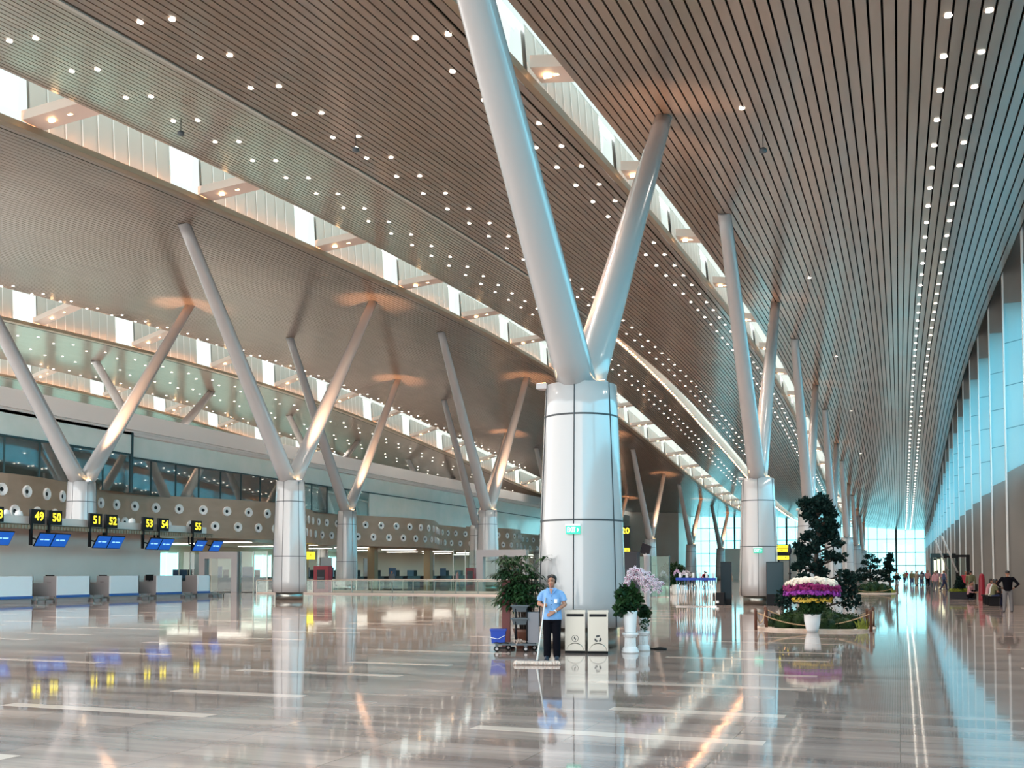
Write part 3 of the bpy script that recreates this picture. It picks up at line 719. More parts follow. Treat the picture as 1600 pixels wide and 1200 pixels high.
# ================================================================ plants
def leafcloud(mb, c, r, n, size, rnd, flat=.6, mi=0):
    for _ in range(n):
        while True:
            p = Vector((rnd.uniform(-1, 1), rnd.uniform(-1, 1), rnd.uniform(-1, 1)))
            if p.length < 1: break
        if p.length > 0: p = p * (.55 + .45 * rnd.random()) / max(p.length, .3) if p.length > .3 else p
        q = Vector((c[0] + p.x * r[0], c[1] + p.y * r[1], c[2] + p.z * r[2]))
        d = Vector((rnd.uniform(-1, 1), rnd.uniform(-1, 1), rnd.uniform(-.6, 1))).normalized(); e2 = d.cross(Vector((rnd.uniform(-1, 1), rnd.uniform(-1, 1), rnd.uniform(-1, 1)))).normalized()
        s = size * rnd.uniform(.6, 1.3)
        mb.add([q, q + d * s * .5 + e2 * s * flat * .35, q + d * s, q + d * s * .5 - e2 * s * flat * .35], [(0, 1, 2, 3)], mi)
def palm(x, y, label):
    rnd = random.Random(5); t = empty('potted_palm', (x, y, 0), label=label, cat='palm')
    m = MB(); m.lathe((0, 0, 0), [(.20, 0), (.26, .35), (.28, .42), (.24, .42), (.23, .38)], 20); m.build('pot', M['wood'], t)
    st = MB(); lf = MB()
    for i in range(26):
        a = rnd.uniform(0, 2 * PI); r0 = rnd.uniform(.02, .16); H = rnd.uniform(1.0, 1.9); lean = rnd.uniform(.02, .18)
        b0 = Vector((r0 * math.cos(a), r0 * math.sin(a), .36)); b1 = Vector(((r0 + lean) * math.cos(a), (r0 + lean) * math.sin(a), H))
        st.tube([b0, (b0 + b1) / 2 + Vector((.01, 0, 0)), b1], [.018, .016, .012], 6)
        for j in range(6):
            z = H - .14 * j - rnd.uniform(0, .25)
            if z < .7: continue
            th = rnd.uniform(0, 2 * PI)
            if abs((th - PI / 4 + PI) % (2 * PI) - PI) < 1.0: th += PI
            base = b0 + (b1 - b0) * ((z - .36) / (H - .36))
            L = rnd.uniform(.22, .42); el = rnd.uniform(.1, .9); tip = base + Vector((math.cos(th) * math.cos(el) * L, math.sin(th) * math.cos(el) * L, math.sin(el) * L))
            st.tube([base, tip], [.006, .004], 4)
            fd = (tip - base).normalized(); side = fd.cross(Vector((0, 0, 1))).normalized()
            nf = rnd.randint(6, 8)
            for q in range(nf):
                ph = (q / (nf - 1) - .5) * 2.6; d = (fd * math.cos(ph) + side * math.sin(ph)).normalized(); s = rnd.uniform(.26, .40)
                w_ = .026; up = d.cross(side if abs(d.dot(side)) < .9 else fd).normalized(); wv = d.cross(Vector((0, 0, 1))).normalized() * w_
                p1 = tip + d * s * .45 + Vector((0, 0, .02)); p2 = tip + d * s * .85 - Vector((0, 0, .06)); p3 = tip + d * s - Vector((0, 0, .13))
                lf.add([tip, p1 + wv, p2 + wv * .9, p3, p2 - wv * .9, p1 - wv], [(0, 1, 5), (1, 2, 4, 5), (2, 3, 4)])
    st.build('stem', M['bark'], t); o = lf.build('foliage', M['leaf'], t); return t
palm(-7.44, 20.88, 'bushy potted lady palm with fan leaves behind the cleaning cart')

def conifer(x, y, H, pads, label, size=.13, n=150, seed=1, name='bonsai_tree', tr=.09):
    rnd = random.Random(seed); t = empty(name, (x, y, 0), label=label, cat='tree')
    m = MB(); pts = [(0, 0, 0), (.05, 0, H * .25), (-.04, .03, H * .5), (.05, 0, H * .75), (0, 0, H * .96)]; m.tube(pts, [tr, tr * .8, tr * .6, tr * .4, tr * .15], 8)
    for (px, pz, rx, rz) in pads:
        m.tube([(0, 0, max(.1, pz - .25)), (px * .6, 0, pz - .1), (px, 0, pz)], [tr * .35, tr * .25, tr * .12], 5)
    m.build('trunk', M['bark'], t); f = MB()
    for (px, pz, rx, rz) in pads:
        leafcloud(f, (px, rnd.uniform(-.1, .1) * rx, pz), (rx, rx * .8, rz), int(n * rx / .3), size, rnd, .9)
    f.build('foliage', M['pine'], t); return t
rn = random.Random(21); pads = []
for i in range(46):
    z = 1.1 + 2.65 * (i / 45) ** .9; wd_ = .78 - .50 * ((z - 1.1) / 2.65) ** 1.2
    px = rn.uniform(-1, 1) * wd_; pads.append((px + (.05 if z > 3 else 0), z, rn.uniform(.14, .23), rn.uniform(.09, .14)))
pads += [(-.75, 1.0, .34, .28), (-.95, .8, .28, .3), (.85, 1.15, .34, .25), (1.0, 1.45, .25, .16), (.9, .8, .36, .3), (0, .9, .5, .3), (-.35, 3.62, .22, .2), (.25, 3.5, .25, .2)]
E2 = (-2.35, 31.3)
conifer(E2[0] + .08, E2[1] + .5, 3.8, pads, 'tall irregular dark green pine in the nearest roped garden bed', .13, 210, 3, tr=.10)

def garden(x, y, wx, wy, label, posts=True, mounds=1.0, seed=1):
    rnd = random.Random(seed); t = empty('garden_bed', (x, y, 0), label=label, cat='garden bed')
    def out(k, z, n=40): return [((wx / 2 * k) * math.copysign(abs(math.cos(2 * PI * i / n)) ** .7, math.cos(2 * PI * i / n)), (wy / 2 * k) * math.copysign(abs(math.sin(2 * PI * i / n)) ** .7, math.sin(2 * PI * i / n)), z) for i in range(n)]
    m = MB(); n = 40; R = [out(1, 0), out(1, .05), out(.95, .07), out(.93, .03)]
    m.add([p for c in R for p in c], [(i * n + k, i * n + (k + 1) % n, (i + 1) * n + (k + 1) % n, (i + 1) * n + k) for i in range(3) for k in range(n)] + [tuple(3 * n + k for k in range(n))])
    m.build('kerb', M['soil'], t)
    f = MB()
    for i in range(26):
        a = rnd.uniform(0, 2 * PI); rr = rnd.random() ** .5 * .72; hh = (1 - rr * .7) * .62 * mounds
        f.ball((rr * wx / 2 * math.cos(a), rr * wy / 2 * math.sin(a), hh * .3), (.30, .30, hh * .85), 10, 6)
        leafcloud(f, (rr * wx / 2 * math.cos(a), rr * wy / 2 * math.sin(a), hh * .45), (.36, .36, hh * .85), 420, .07, rnd, .9)
    f.build('bushes', M['bush'], t)
    if posts:
        P = [(-wx * .47, -wy * .38), (wx * .47, -wy * .38), (wx * .47, wy * .38), (-wx * .47, wy * .38)]
        for px, py in P + [(-wx * .40, -wy * .2), (wx * .43, 0)]:
            m = MB(); m.lathe((px, py, 0), [(.045, 0), (.04, .5), (.05, .52), (.03, .60)], 10); m.build('post', M['wood'], t)
        m = MB()
        for a, b_ in zip(P, P[1:] + P[:1]):
            for hz, sg in ((.50, .36),):
                pts = [(a[0] + (b_[0] - a[0]) * s / 16, a[1] + (b_[1] - a[1]) * s / 16, hz - sg * (1 - (s / 8 - 1) ** 2)) for s in range(17)]
                m.tube(pts, .016, 6)
        m.build('rope', M['rope'], t)
    g = MB()
    for i in range(60):
        a = rnd.uniform(-.15, .15); q = (wx * .40 + rnd.uniform(-.12, .12), -wy * .3 + rnd.uniform(-.1, .1)); h = rnd.uniform(.2, .42); dx = rnd.uniform(-.15, .15)
        g.add([(q[0] - .01, q[1], .03), (q[0] + .01, q[1], .03), (q[0] + dx * .5 + .01, q[1], h * .7), (q[0] + dx, q[1], h)], [(0, 1, 2, 3)])
    g.build('grass_tuft', M['lime'], t)
    return t
garden(-2.28, 31.0, 3.25, 3.0, 'nearest roped garden bed of dark green bushes around the tall pine')
cloud = [(0, 2.75, .42, .22), (.45, 2.45, .40, .18), (-.35, 2.3, .35, .18), (.25, 2.0, .45, .18), (-.5, 1.75, .45, .2), (.5, 1.55, .5, .2), (-.2, 1.3, .5, .2), (.5, 1.05, .45, .2), (-.6, 1.1, .4, .2)]
conifer(-2.15, 85, 2.8, cloud, 'cloud-pruned bonsai with rounded pads in the second garden bed', .16, 150, 5, tr=.12)
garden(-1.9, 83.5, 3.6, 5.5, 'second garden bed farther down the walkway, around the cloud-pruned bonsai', True, 1.4, 4)
pads2 = [(rn.uniform(-1, 1) * .75 * (1 - i / 30), .8 + i * .085, .30, .14) for i in range(28)]
conifer(-.85, 97, 3.2, pads2, 'pointed dark conifer just beyond the second garden bed', .16, 120, 6, name='conifer_tree')
m = MB(); m.box(-.9, .9, -1.2, 1.2, 0, 1.75); m.box(-.95, .95, -1.25, 1.25, 1.75, 1.85)
tag(m.build('white_booth', M['whitep'], None, (-1.9, 101, 0)), 'plain white booth behind the cloud-pruned bonsai', 'booth')

# tiered flower pot
t = empty('flower_pot', (-2.24, 29.35, 0), label='white pot with tiers of cream, magenta, violet and golden flowers before the nearest garden bed', cat='flower pot')
m = MB(); m.lathe((0, 0, 0), [(.135, 0), (.17, .08), (.215, .30), (.222, .46), (.235, .48), (.20, .48), (.19, .42)], 28); m.build('pot', M['potw'], t)
f = MB(); rf = random.Random(9); leafcloud(f, (0, 0, .68), (.34, .34, .24), 700, .12, rf, 1); leafcloud(f, (0, 0, 1.05), (.62, .5, .30), 900, .10, rf, 1); f.build('leaves', M['leaf'], t)
def tier(name, z, rx, rz, n, mt, size, zc_=.0):
    f = MB()
    for i in range(n):
        a = 2 * PI * rf.random(); rr = rf.uniform(.78, 1.06); px, py = rx * rr * math.cos(a), rx * .72 * rr * math.sin(a); q = abs(math.cos(a)) ** 2
        pz = z + rf.uniform(-rz, rz) - zc_ * q
        nrm = Vector((math.cos(a), math.sin(a), .5)).normalized(); u_ = nrm.cross(Vector((0, 0, 1))).normalized(); v_ = nrm.cross(u_)
        s = size * rf.uniform(.75, 1.2); c0 = Vector((px, py, pz)); rot = rf.uniform(0, 2)
        vs = [c0 + nrm * s * .45]; 
        for k in range(10):
            rad_ = s * (1.0 if k % 2 else .62); th = rot + k * PI / 5; vs.append(c0 + u_ * rad_ * math.cos(th) + v_ * rad_ * math.sin(th))
        f.add(vs, [(0, 1 + k, 1 + (k + 1) % 10) for k in range(10)])
    f.build(name, mt, t)
tier('cream_blooms', 1.38, .66, .05, 170, M['cream'], .075, .10)
f = MB()
for i in range(60):
    a = rf.uniform(0, 2 * PI); r_ = rf.random() ** .5 * .58; f.ball((r_ * math.cos(a), r_ * .7 * math.sin(a), 1.44 - .10 * (r_ / .6) ** 2 + rf.uniform(-.02, .03)), (.07, .07, .05), 8, 5)
f.build('cream_crown', M['cream'], t)
tier('magenta_blooms', 1.23, .72, .07, 380, M['magenta'], .060, .06)
tier('violet_blooms', 1.08, .70, .055, 320, M['violet'], .058, .04)
tier('golden_blooms', .87, .50, .05, 200, M['gold'], .050, .0)

# orchids
def orchid(x, y, z0, s, label, petal, lean=1.0, seed=1, pot_h=.44, pot_r=.145, nflow=5):
    rnd = random.Random(seed); t = empty('potted_orchid', (x, y, z0), label=label, cat='orchid')
    m = MB(); m.lathe((0, 0, 0), [(pot_r * .72, 0), (pot_r * .8, .03), (pot_r, pot_h * .9), (pot_r * 1.04, pot_h), (pot_r * .86, pot_h), (pot_r * .84, pot_h * .9)], 24); m.build('pot', M['potw'], t)
    f = MB(); leafcloud(f, (-.03, 0, pot_h + .20 * s), (.20 * s, .18 * s, .24 * s), int(900), .10 * s, rnd, 1); leafcloud(f, (-.09 * s, 0, pot_h + .02), (.16 * s, .15 * s, .10 * s), 300, .12 * s, rnd, 1); f.build('leaves', M['leaf'], t)
    st = MB(); fl_ = MB()
    for i in range(17 if nflow > 4 else 5):
        a0 = rnd.uniform(-.5, .5); top = rnd.uniform(.52, .70) * s; reach = rnd.uniform(.25, .58) * s * lean; dy = a0 * .35 * s; pts = []
        for q in range(9):
            u = q / 8; pts.append(Vector((-.08 * s + u * .05 * s + max(0, u - .3) ** 1.2 * reach * 1.5, dy * u, pot_h + .05 + top * math.sin(min(1, u * 1.55) * PI / 2) - max(0, u - .55) ** 1.6 * .95 * s * (.7 + rnd.random() * .4))))
        st.tube(pts, .005 * s, 4, cap=False)
        for q in range(26 if nflow > 4 else 14):
            u = .30 + .70 * q / 25 if nflow > 4 else .3 + .7 * q / 13; i0 = min(7, int(u * 8)); c0 = pts[i0].lerp(pts[i0 + 1], u * 8 - i0) + Vector((rnd.uniform(-.035, .035), rnd.uniform(-.05, .03), rnd.uniform(-.03, .03))) * s
            nrm = Vector((rnd.uniform(-.4, .5), -1, rnd.uniform(-.2, .4))).normalized(); u_ = nrm.cross(Vector((0, 0, 1))).normalized(); v_ = nrm.cross(u_)
            pr_ = .037 * s; rot = rnd.uniform(-.3, .3); vs = [c0 + nrm * .012 * s]
            for k in range(10):
                rad_ = pr_ * (1.0 if k % 2 == 0 else .45); th = PI / 2 + rot + k * PI / 5; vs.append(c0 + u_ * rad_ * math.cos(th) + v_ * rad_ * math.sin(th))
            fl_.add(vs, [(0, 1 + k, 1 + (k + 1) % 10) for k in range(10)])
            fl_.ball(c0 + nrm * .012 * s, .009 * s, 6, 4, 1)
    st.build('flower_stem', M['leaf'], t); fl_.build('blooms', [petal, M['magenta']], t); return t
def pedestal(x, y, s, label):
    t = MB(); t.lathe((0, 0, 0), [(.175 * s, 0), (.175 * s, .04), (.155 * s, .06), (.16 * s, .085), (.125 * s, .12)], 28)
    o = empty('flower_pedestal', (x, y, 0), label=label, cat='pedestal'); t.build('base', M['stonew'], o)
    t = MB(); t.lathe((0, 0, 0), [(.118 * s, .12), (.112 * s, .31)], 40, flute=1, fd=.10, smooth=False); t.build('fluted_shaft', M['stonew'], o)
    t = MB(); t.lathe((0, 0, 0), [(.12 * s, .31), (.145 * s, .33), (.145 * s, .345), (.165 * s, .36), (.165 * s, .40)], 28); t.build('capital', M['stonew'], o)
pedestal(-5.10, 20.55, 1.0, 'fluted white plaster pedestal under the large white orchid pot')
pedestal(-4.98, 21.2, .78, 'smaller fluted white pedestal behind the large orchid pedestal')
orchid(-5.10, 20.55, .40, 1.18, 'white pot of arching pale pink orchids on the front fluted pedestal', M['orchw'], 1.0, 2, pot_h=.44, pot_r=.145)
t = empty('potted_ivy', (-4.98, 21.2, .40), label='small white pot with trailing green ivy on the rear fluted pedestal', cat='plant')
m = MB(); m.lathe((0, 0, 0), [(.07, 0), (.10, .25), (.105, .28), (.08, .28)], 20); m.build('pot', M['potw'], t)
f = MB(); ri = random.Random(4); leafcloud(f, (0.02, 0, .38), (.14, .12, .16), 500, .06, ri, 1); leafcloud(f, (.03, -.08, .18), (.11, .05, .18), 160, .05, ri, 1); f.build('leaves', M['leaf'], t)
m = MB(); m.lathe((0, 0, 0), [(.14, 0), (.14, .03), (.03, .05)], 16); m.box(-.28, -.1, -.03, .03, 0, .03)
tag(m.build('floor_plate', M['rubber'], None, (-4.72, 21.6, 0)), 'flat black foot plate on the floor right of the orchid pedestals', 'foot plate')
orchid(-15.85, 73.2, 0, 1.45, 'distant white pot of lilac orchids, leftmost of the three', M['orchp'], .8, 5, .62, .30, 3)
orchid(-14.85, 73.0, 0, 1.5, 'distant tall white pot of lilac orchids, middle of the three', M['orchp'], .8, 6, .72, .28, 3)
orchid(-14.95, 76.2, 0, 1.6, 'distant white pot of white orchids, rightmost of the three', M['orchw'], .9, 7, .62, .30, 3)
# ================================================================ steel bins
def bin_(x, y, rz, label, sym, w_=.40, h_=.86):
    t = empty('waste_bin', (x, y, 0), rz, label=label, cat='bin'); hw = w_ / 2
    m = MB(); m.box(-hw, hw, -.16, .16, .05, h_ - .05); m.box(-hw - .008, hw + .008, -.17, .17, h_ - .05, h_); m.build('body', M['steel'], t)
    m = MB(); m.box(-hw, hw, -.155, .155, 0, .05); m.build('foot', M['rubber'], t)
    m = MB(); m.box(-hw + .03, hw - .03, -.168, -.160, h_ - .13, h_ - .075); m.build('slot', M['dark'], t)
    m = MB(); n = 18; pts = [(-.17 * math.cos(PI * k / n), -.1625, .06 + .15 * math.sin(PI * k / n)) for k in range(n + 1)]
    pts2 = [(p[0] * .96, -.185, .06 + (p[2] - .06) * .9) for p in pts]
    m.add(pts + pts2, [(k, k + 1, n + 2 + k, n + 1 + k) for k in range(n)] + [tuple(n + 1 + k for k in range(n + 1))]); m.build('foot_plate', M['steel'], t)
    m = MB()
    if sym == 'ring':
        n = 28; R1, R2 = .068, .058; vs = [(r * math.cos(2 * PI * k / n), -.1670, .295 + r * math.sin(2 * PI * k / n)) for r in (R1, R2) for k in range(n)]
        m.add(vs, [(k, (k + 1) % n, n + (k + 1) % n, n + k) for k in range(n)])
        m.add([(-.018, -.1670, .335), (.012, -.1670, .325), (-.002, -.1670, .30), (.028, -.1670, .29), (.004, -.1670, .25), (-.006, -.1670, .285), (-.026, -.1670, .295)], [(0, 1, 2, 6), (2, 3, 5, 6), (3, 4, 5)])
    else:
        for k in range(3):
            a0 = 2 * PI * k / 3 + PI / 2 - .62; n = 5
            def pp(r_, th): return (r_ * math.cos(th), -.1670, .295 + r_ * math.sin(th))
            vs = [pp(r_, a0 + .95 * j / n) for j in range(n + 1) for r_ in (.036, .072)]
            m.add(vs, [(2 * j, 2 * j + 1, 2 * j + 3, 2 * j + 2) for j in range(n)])
            m.add([pp(.024, a0 + .98), pp(.084, a0 + .98), pp(.056, a0 + 1.62)], [(0, 1, 2)])
    m.build('symbol', M['seam'], t)
bin_(-6.15, 20.20, math.radians(17), 'brushed steel waste bin with a round symbol beside the cleaner', 'ring')
bin_(-5.69, 20.25, math.radians(17), 'brushed steel recycling bin with three arrow symbol, right of the other bin', 'rec')

# ================================================================ exit signs
def exitsign(x, y, z, rz, s, label):
    t = empty('exit_sign', (x, y, z), rz, label=label, cat='sign')
    m = MB(); m.box(-.17 * s, .15 * s, .0, .05, .085 * s, .13 * s); m.build('housing', M['whitep'], t)
    m = MB(); m.box(-.15 * s, .15 * s, -.012, .03, -.085 * s, .085 * s); m.build('green_plate', M['green'], t)
    me = text_mesh('EXIT', .125 * s, .003, M['exitw'], .004); o = link('lettering', me, t, (-.038 * s, -.016, 0)); o.rotation_euler = (PI / 2, 0, 0); o.scale = (.70, 1.15, 1)
    m = MB(); m.add([(.09 * s, -.018, .05 * s), (.09 * s, -.018, -.05 * s), (.13 * s, -.018, 0)], [(0, 1, 2)]); m.build('arrow', M['exitw'], t)
exitsign(-6.40, 20.90, 2.50, math.radians(6), 1.0, 'green EXIT sign with right arrow on the big central column')
exitsign(-6.41, 51.38, 2.64, math.radians(6), 1.4, 'small green EXIT sign on the second column of the right row')

# ================================================================ cleaning cart
cart = empty('cleaning_cart', (-7.45, 20.15, 0), math.radians(17), label='grey cleaning cart with two tray bins and black frame beside the cleaner', cat='cart')
m = MB(); m.box(-.36, .46, -.24, .24, .13, .17); m.build('platform', M['greyp'], cart)
for cx, cyy in ((-.33, -.2), (-.12, .2), (.26, -.2), (.42, .2)):
    m = MB(); m.tube([(cx, cyy - .018, .06), (cx, cyy + .018, .06)], .06, 18); w_ = m.build('wheel', M['rubber'], cart)
    m = MB(); m.tube([(cx, cyy - .022, .06), (cx, cyy + .022, .06)], .03, 14); m.build('hub', M['greym'], w_)
    m = MB(); m.box(cx - .03, cx + .03, cyy - .03, cyy + .03, .10, .135); m.build('caster_plate', M['greyp'], w_)
m = MB()
for cx, cyy in ((.05, -.2), (.28, -.2), (.05, .2), (.28, .2)): m.tube([(cx, cyy, .17), (cx, cyy, .98)], .012, 8)
m.tube([(.28, -.2, .92), (.40, -.2, .98), (.42, .2, .98), (.28, .2, .92)], .014, 8)
m.build('frame', M['dark'], cart)
for z in (.62, .88):
    m = MB(); a, c = z - .07, z + .06
    m.add([(.00, -.19, a), (.26, -.19, a), (.26, .19, a), (.00, .19, a), (-.03, -.23, c), (.30, -.23, c), (.30, .23, c), (-.03, .23, c)], [(3, 2, 1, 0), (0, 1, 5, 4), (1, 2, 6, 5), (2, 3, 7, 6), (3, 0, 4, 7)])
    m.add([(.02, -.17, a + .02), (.24, -.17, a + .02), (.24, .17, a + .02), (.02, .17, a + .02), (-.01, -.21, c), (.28, -.21, c), (.28, .21, c), (-.01, .21, c)], [(0, 1, 2, 3), (4, 5, 1, 0), (5, 6, 2, 1), (6, 7, 3, 2), (7, 4, 0, 3)])
    m.box(-.05, .32, -.245, -.225, c - .02, c + .005); m.build('tray_bin', M['greyp'], cart)
m = MB(); m.box(.30, .52, -.18, .2, .18, .80)
m.build('waste_bag', mat('grey_bag', (.23, .22, .24), .6), cart)
t = empty('blue_bucket', (-7.71, 19.96, .17), math.radians(17), label='blue plastic mop bucket with wire handle standing on the cleaning cart', cat='bucket')
m = MB(); a, b_, h_ = .13, .16, .29
m.add([(-a, -.1, 0), (a, -.1, 0), (a, .1, 0), (-a, .1, 0), (-b_, -.13, h_), (b_, -.13, h_), (b_, .13, h_), (-b_, .13, h_)], [(3, 2, 1, 0), (0, 1, 5, 4), (1, 2, 6, 5), (2, 3, 7, 6), (3, 0, 4, 7), (4, 5, 6, 7)])
m.box(-b_ - .012, b_ + .012, -.142, -.125, h_ - .03, h_); m.box(-b_ - .012, b_ + .012, .125, .142, h_ - .03, h_); m.build('body', M['blue'], t)
m = MB(); m.tube([(-.15, -.137, .12), (0, -.14, .09), (.15, -.137, .17)], .006, 6); m.build('handle', M['whitep'], t)
m = MB(); m.tube([(-.12, -.16, .02), (-.05, -.17, 0.03), (.02, -.16, .02), (.10, -.17, .03), (.2, -.16, .02)], .014, 6); tag(m.build('black_hose', M['rubber'], None, (-7.60, 19.88, .165)), 'coiled black hose lying on the cart platform before the blue bucket', 'hose')
t = empty('red_stand', (-7.88, 20.62, 0), label='dark red narrow panel standing left behind the cleaning cart', cat='stand')
m = MB(); m.box(-.0, .18, -.02, .02, .05, 1.45); m.build('panel', mat('maroon_panel', (.09, .008, .008), .5), t); m = MB(); m.box(-.05, .24, -.12, .12, 0, .05); m.build('foot', M['dark'], t)
m = MB(); leafcloud(m, (0, 0, .03), (.15, .1, .03), 160, .06, random.Random(3), .5); tag(m.build('folded_rag', M['mop'], None, (-7.28, 20.02, .175)), 'pale folded rag lying on the platform of the cleaning cart', 'rag')

# ================================================================ dark cabinets, totems, signs
m = MB(); m.box(-.38, .38, -.3, .3, .0, 2.45); m.box(-.40, .40, -.32, .32, 2.40, 2.49)
tag(m.build('dark_cabinet', M['darkg'], None, (-11.0, 44.3, 0)), 'tall black cabinet behind the pale pink orchids', 'cabinet')
m = MB(); m.lathe((0, 0, 0), [(.16, 0), (.13, .1), (.13, 2.3), (.16, 2.4)], 18)
tag(m.build('round_post', M['greym'], None, (-10.55, 45.6, 0)), 'pale round post right of the tall black cabinet', 'post')
def totem(x, y, rz, w_, d_, h_, label, logo=False, scr=False):
    t = empty('screen_totem', (x, y, 0), rz, label=label, cat='totem')
    m = MB(); m.box(-w_ / 2, w_ / 2, -d_ / 2, d_ / 2, 0, h_); m.build('body', M['dark'], t)
    m = MB(); m.box(-w_ / 2 + .02, w_ / 2 - .02, -d_ / 2 - .012, -d_ / 2, .55 if scr else .3, h_ - .03); m.build('dark_glass', mat('dark_display', (.01, .025, .035), .15, 0, .22, emit=(.01, .08, .10) if scr else None, es=.12), t)
    if logo:
        m = MB(); q = -d_ / 2 - .014
        O_ = [(.06, .20), (.10, .46), (-.10, .30)]; I_ = [(.045, .27), (.065, .38), (-.03, .305)]
        O2 = [(a + .12, b) for a, b in O_]; I2 = [(a + .12, b) for a, b in I_]
        m.add([(a, q, b) for a, b in O2] + [(a, q, b) for a, b in I2], [(0, 1, 4, 3), (1, 2, 5, 4), (2, 0, 3, 5)]); m.build('triangular_emblem', M['cream'], t)
    return t
totem(-7.95, 51.4, math.radians(6), .52, .35, 2.1, 'tall black totem standing left of the second column')
totem(-5.62, 51.3, math.radians(6), .80, .22, 2.1, 'wide black screen totem with triangular emblem right of the second column', True, True)
t = empty('stool', (-8.2, 50.9, 0), label='low black stool with white tag left of the black totem', cat='stool')
m = MB(); m.box(-.2, .25, -.2, .2, .0, .62); m.lathe((-.15, 0, 0), [(.18, .2), (.2, .5), (.16, .6)], 12); m.build('body', M['dark'], t)
m = MB(); m.box(-.16, .0, -.22, -.205, .10, .22); m.build('tag', M['whitep'], t)
def ysign(x, y, rz, z0, rows, w_, label, post_x=None, post=True):
    t = empty('direction_sign', (x, y, 0), rz, label=label, cat='sign')
    ztop = z0 + sum(r[1] for r in rows)
    m = MB(); m.box(-w_ / 2 - .03, w_ / 2 + .03, -.06, .06, z0 - .02, ztop + .03); m.build('board', M['dark'], t)
    if post: m = MB(); m.box(-w_ / 2 - .03, -w_ / 2 + .06, -.05, .05, 0, z0); m.build('post', M['dark'], t)
    z = ztop
    for txt, h_, lit in rows:
        if lit == 'box':
            m = MB(); m.box(-w_ / 2, w_ / 2, -.07, -.06, z - h_ + .02, z - .02); o = m.build('lit_panel', M['yellow'], t)
            me = text_mesh(txt, h_ * .75, .003, M['wood'], .003); q = link('lettering', me, o, (0, -.075, z - h_ / 2)); q.rotation_euler = (PI / 2, 0, 0)
        elif txt:
            me = text_mesh(txt, h_ * .95, .003, M['yellow'], .006); q = link('lettering', me, t, (0, -.066, z - h_ / 2)); q.rotation_euler = (PI / 2, 0, 0)
        z -= h_
ysign(-5.35, 52.9, math.radians(10), 2.2, [('B-D', .17, 'box'), ('46-55', .19, 'box'), ('', .16, ''), ('01-45', .22, 'box')], .56, 'black sign with lit yellow panels right of the second column')
ysign(-12.62, 50.0, math.radians(12), 2.55, [('20', .42, ''), ('', .62, ''), ('A B', .24, 'box')], .40, 'tall black sign with yellow 20 seen right beside the central column')
t = empty('tilted_display', (-11.75, 50.6, 2.45), math.radians(-10), label='black display panel tilted on a pole behind the black cabinet', cat='screen')
R = Matrix.Rotation(math.radians(22), 3, 'Y') @ Matrix.Rotation(math.radians(15), 3, 'X'); m = MB(); m.obox((0, 0, .28), (.50, .07, .54), 0, R); m.build('panel', M['darkg'], t)
m = MB(); m.tube([(0, .05, -2.45), (0, .05, .2)], .04, 8); m.build('pole', M['greym'], t)
t = empty('lamp_post', (-3.98, 41.5, 0), label='slim dark lamp post left of the tall pine', cat='lamp post')
m = MB(); m.lathe((0, 0, 0), [(.10, 0), (.10, .06), (.045, .1), (.035, 1.5), (.06, 1.55), (.03, 1.6), (.03, 2.3)], 12); m.build('post', M['dark'], t)
m = MB(); m.lathe((0, 0, 0), [(.05, 2.3), (.08, 2.4), (.06, 2.62), (.02, 2.7)], 12); m.build('lantern', M['darkg'], t)

# chrome barred barrier with blue top
t = empty('barred_barrier', (-9.7, 48.3, 0), math.radians(8), label='row of upright chrome bars with a blue top band left of the black totem', cat='barrier')
m = MB(); m.box(-.1, 1.75, -.04, .04, 1.22, 1.34); m.build('blue_band', M['blue'], t)
m = MB(); m.box(-.1, 1.75, -.03, .03, .0, .05); m.build('foot_rail', M['chrome'], t)
for i in range(16):
    m = MB(); m.tube([(0, 0, .05), (0, 0, 1.22)], .022, 8); m.build('bar', M['chrome'], t, (-.05 + .117 * i, 0, 0))
for i in range(6):
    m = MB(); m.box(-.05, .05, -.01, .01, 0, .22); o = tag(m.build('leaflet', M['whitep'], None, (-9.6 + .3 * i, 48.33 + .04 * i, 1.345)), 'white leaflet standing on the blue top of the barred barrier', 'leaflet', 'leaflets on the barred barrier')
    o.rotation_euler = (.2, 0, 0.1)
# glass partitions and greenery beyond
t = empty('glass_screen', (-17, 66, 0), label='tall green-tinted glass screen behind the distant orchids', cat='glass screen')
m = MB(); m.box(-2.8, 3.2, -.02, .02, .05, 2.6); m.build('glass_pane', glass('green_glass', (.50, .74, .66), .05), t)
m = MB()
for x in (-2.8, -1.6, -.4, .8, 2.0, 3.2): m.box(x - .03, x + .03, -.05, .05, 0, 2.65)
m.build('post', M['mullion'], t)
def shrub(x, y, rx, h, label, mt=M['leaf'], seed=1, pot=True):
    rnd = random.Random(seed); t = empty('potted_shrub', (x, y, 0), label=label, cat='shrub')
    m = MB(); m.lathe((0, 0, 0), [(rx * .5, 0), (rx * .62, .55), (rx * .55, .55)], 16); m.build('pot', M['potw'] if pot else M['dark'], t)
    m = MB(); m.tube([(0, 0, .5), (0, 0, h * .75)], .05, 6); m.build('stem', M['bark'], t)
    f = MB(); leafcloud(f, (0, 0, h * .80), (rx, rx * .8, h * .22), 600, .22, rnd, 1); f.build('foliage', mt, t)
shrub(-15.9, 77.5, .95, 2.2, 'flat-topped green shrub in a pot behind the distant orchids', M['bush'], 2)
shrub(-19.2, 74.5, .8, 1.7, 'low dark green shrub at the foot of the glass screen', M['bush'], 3)
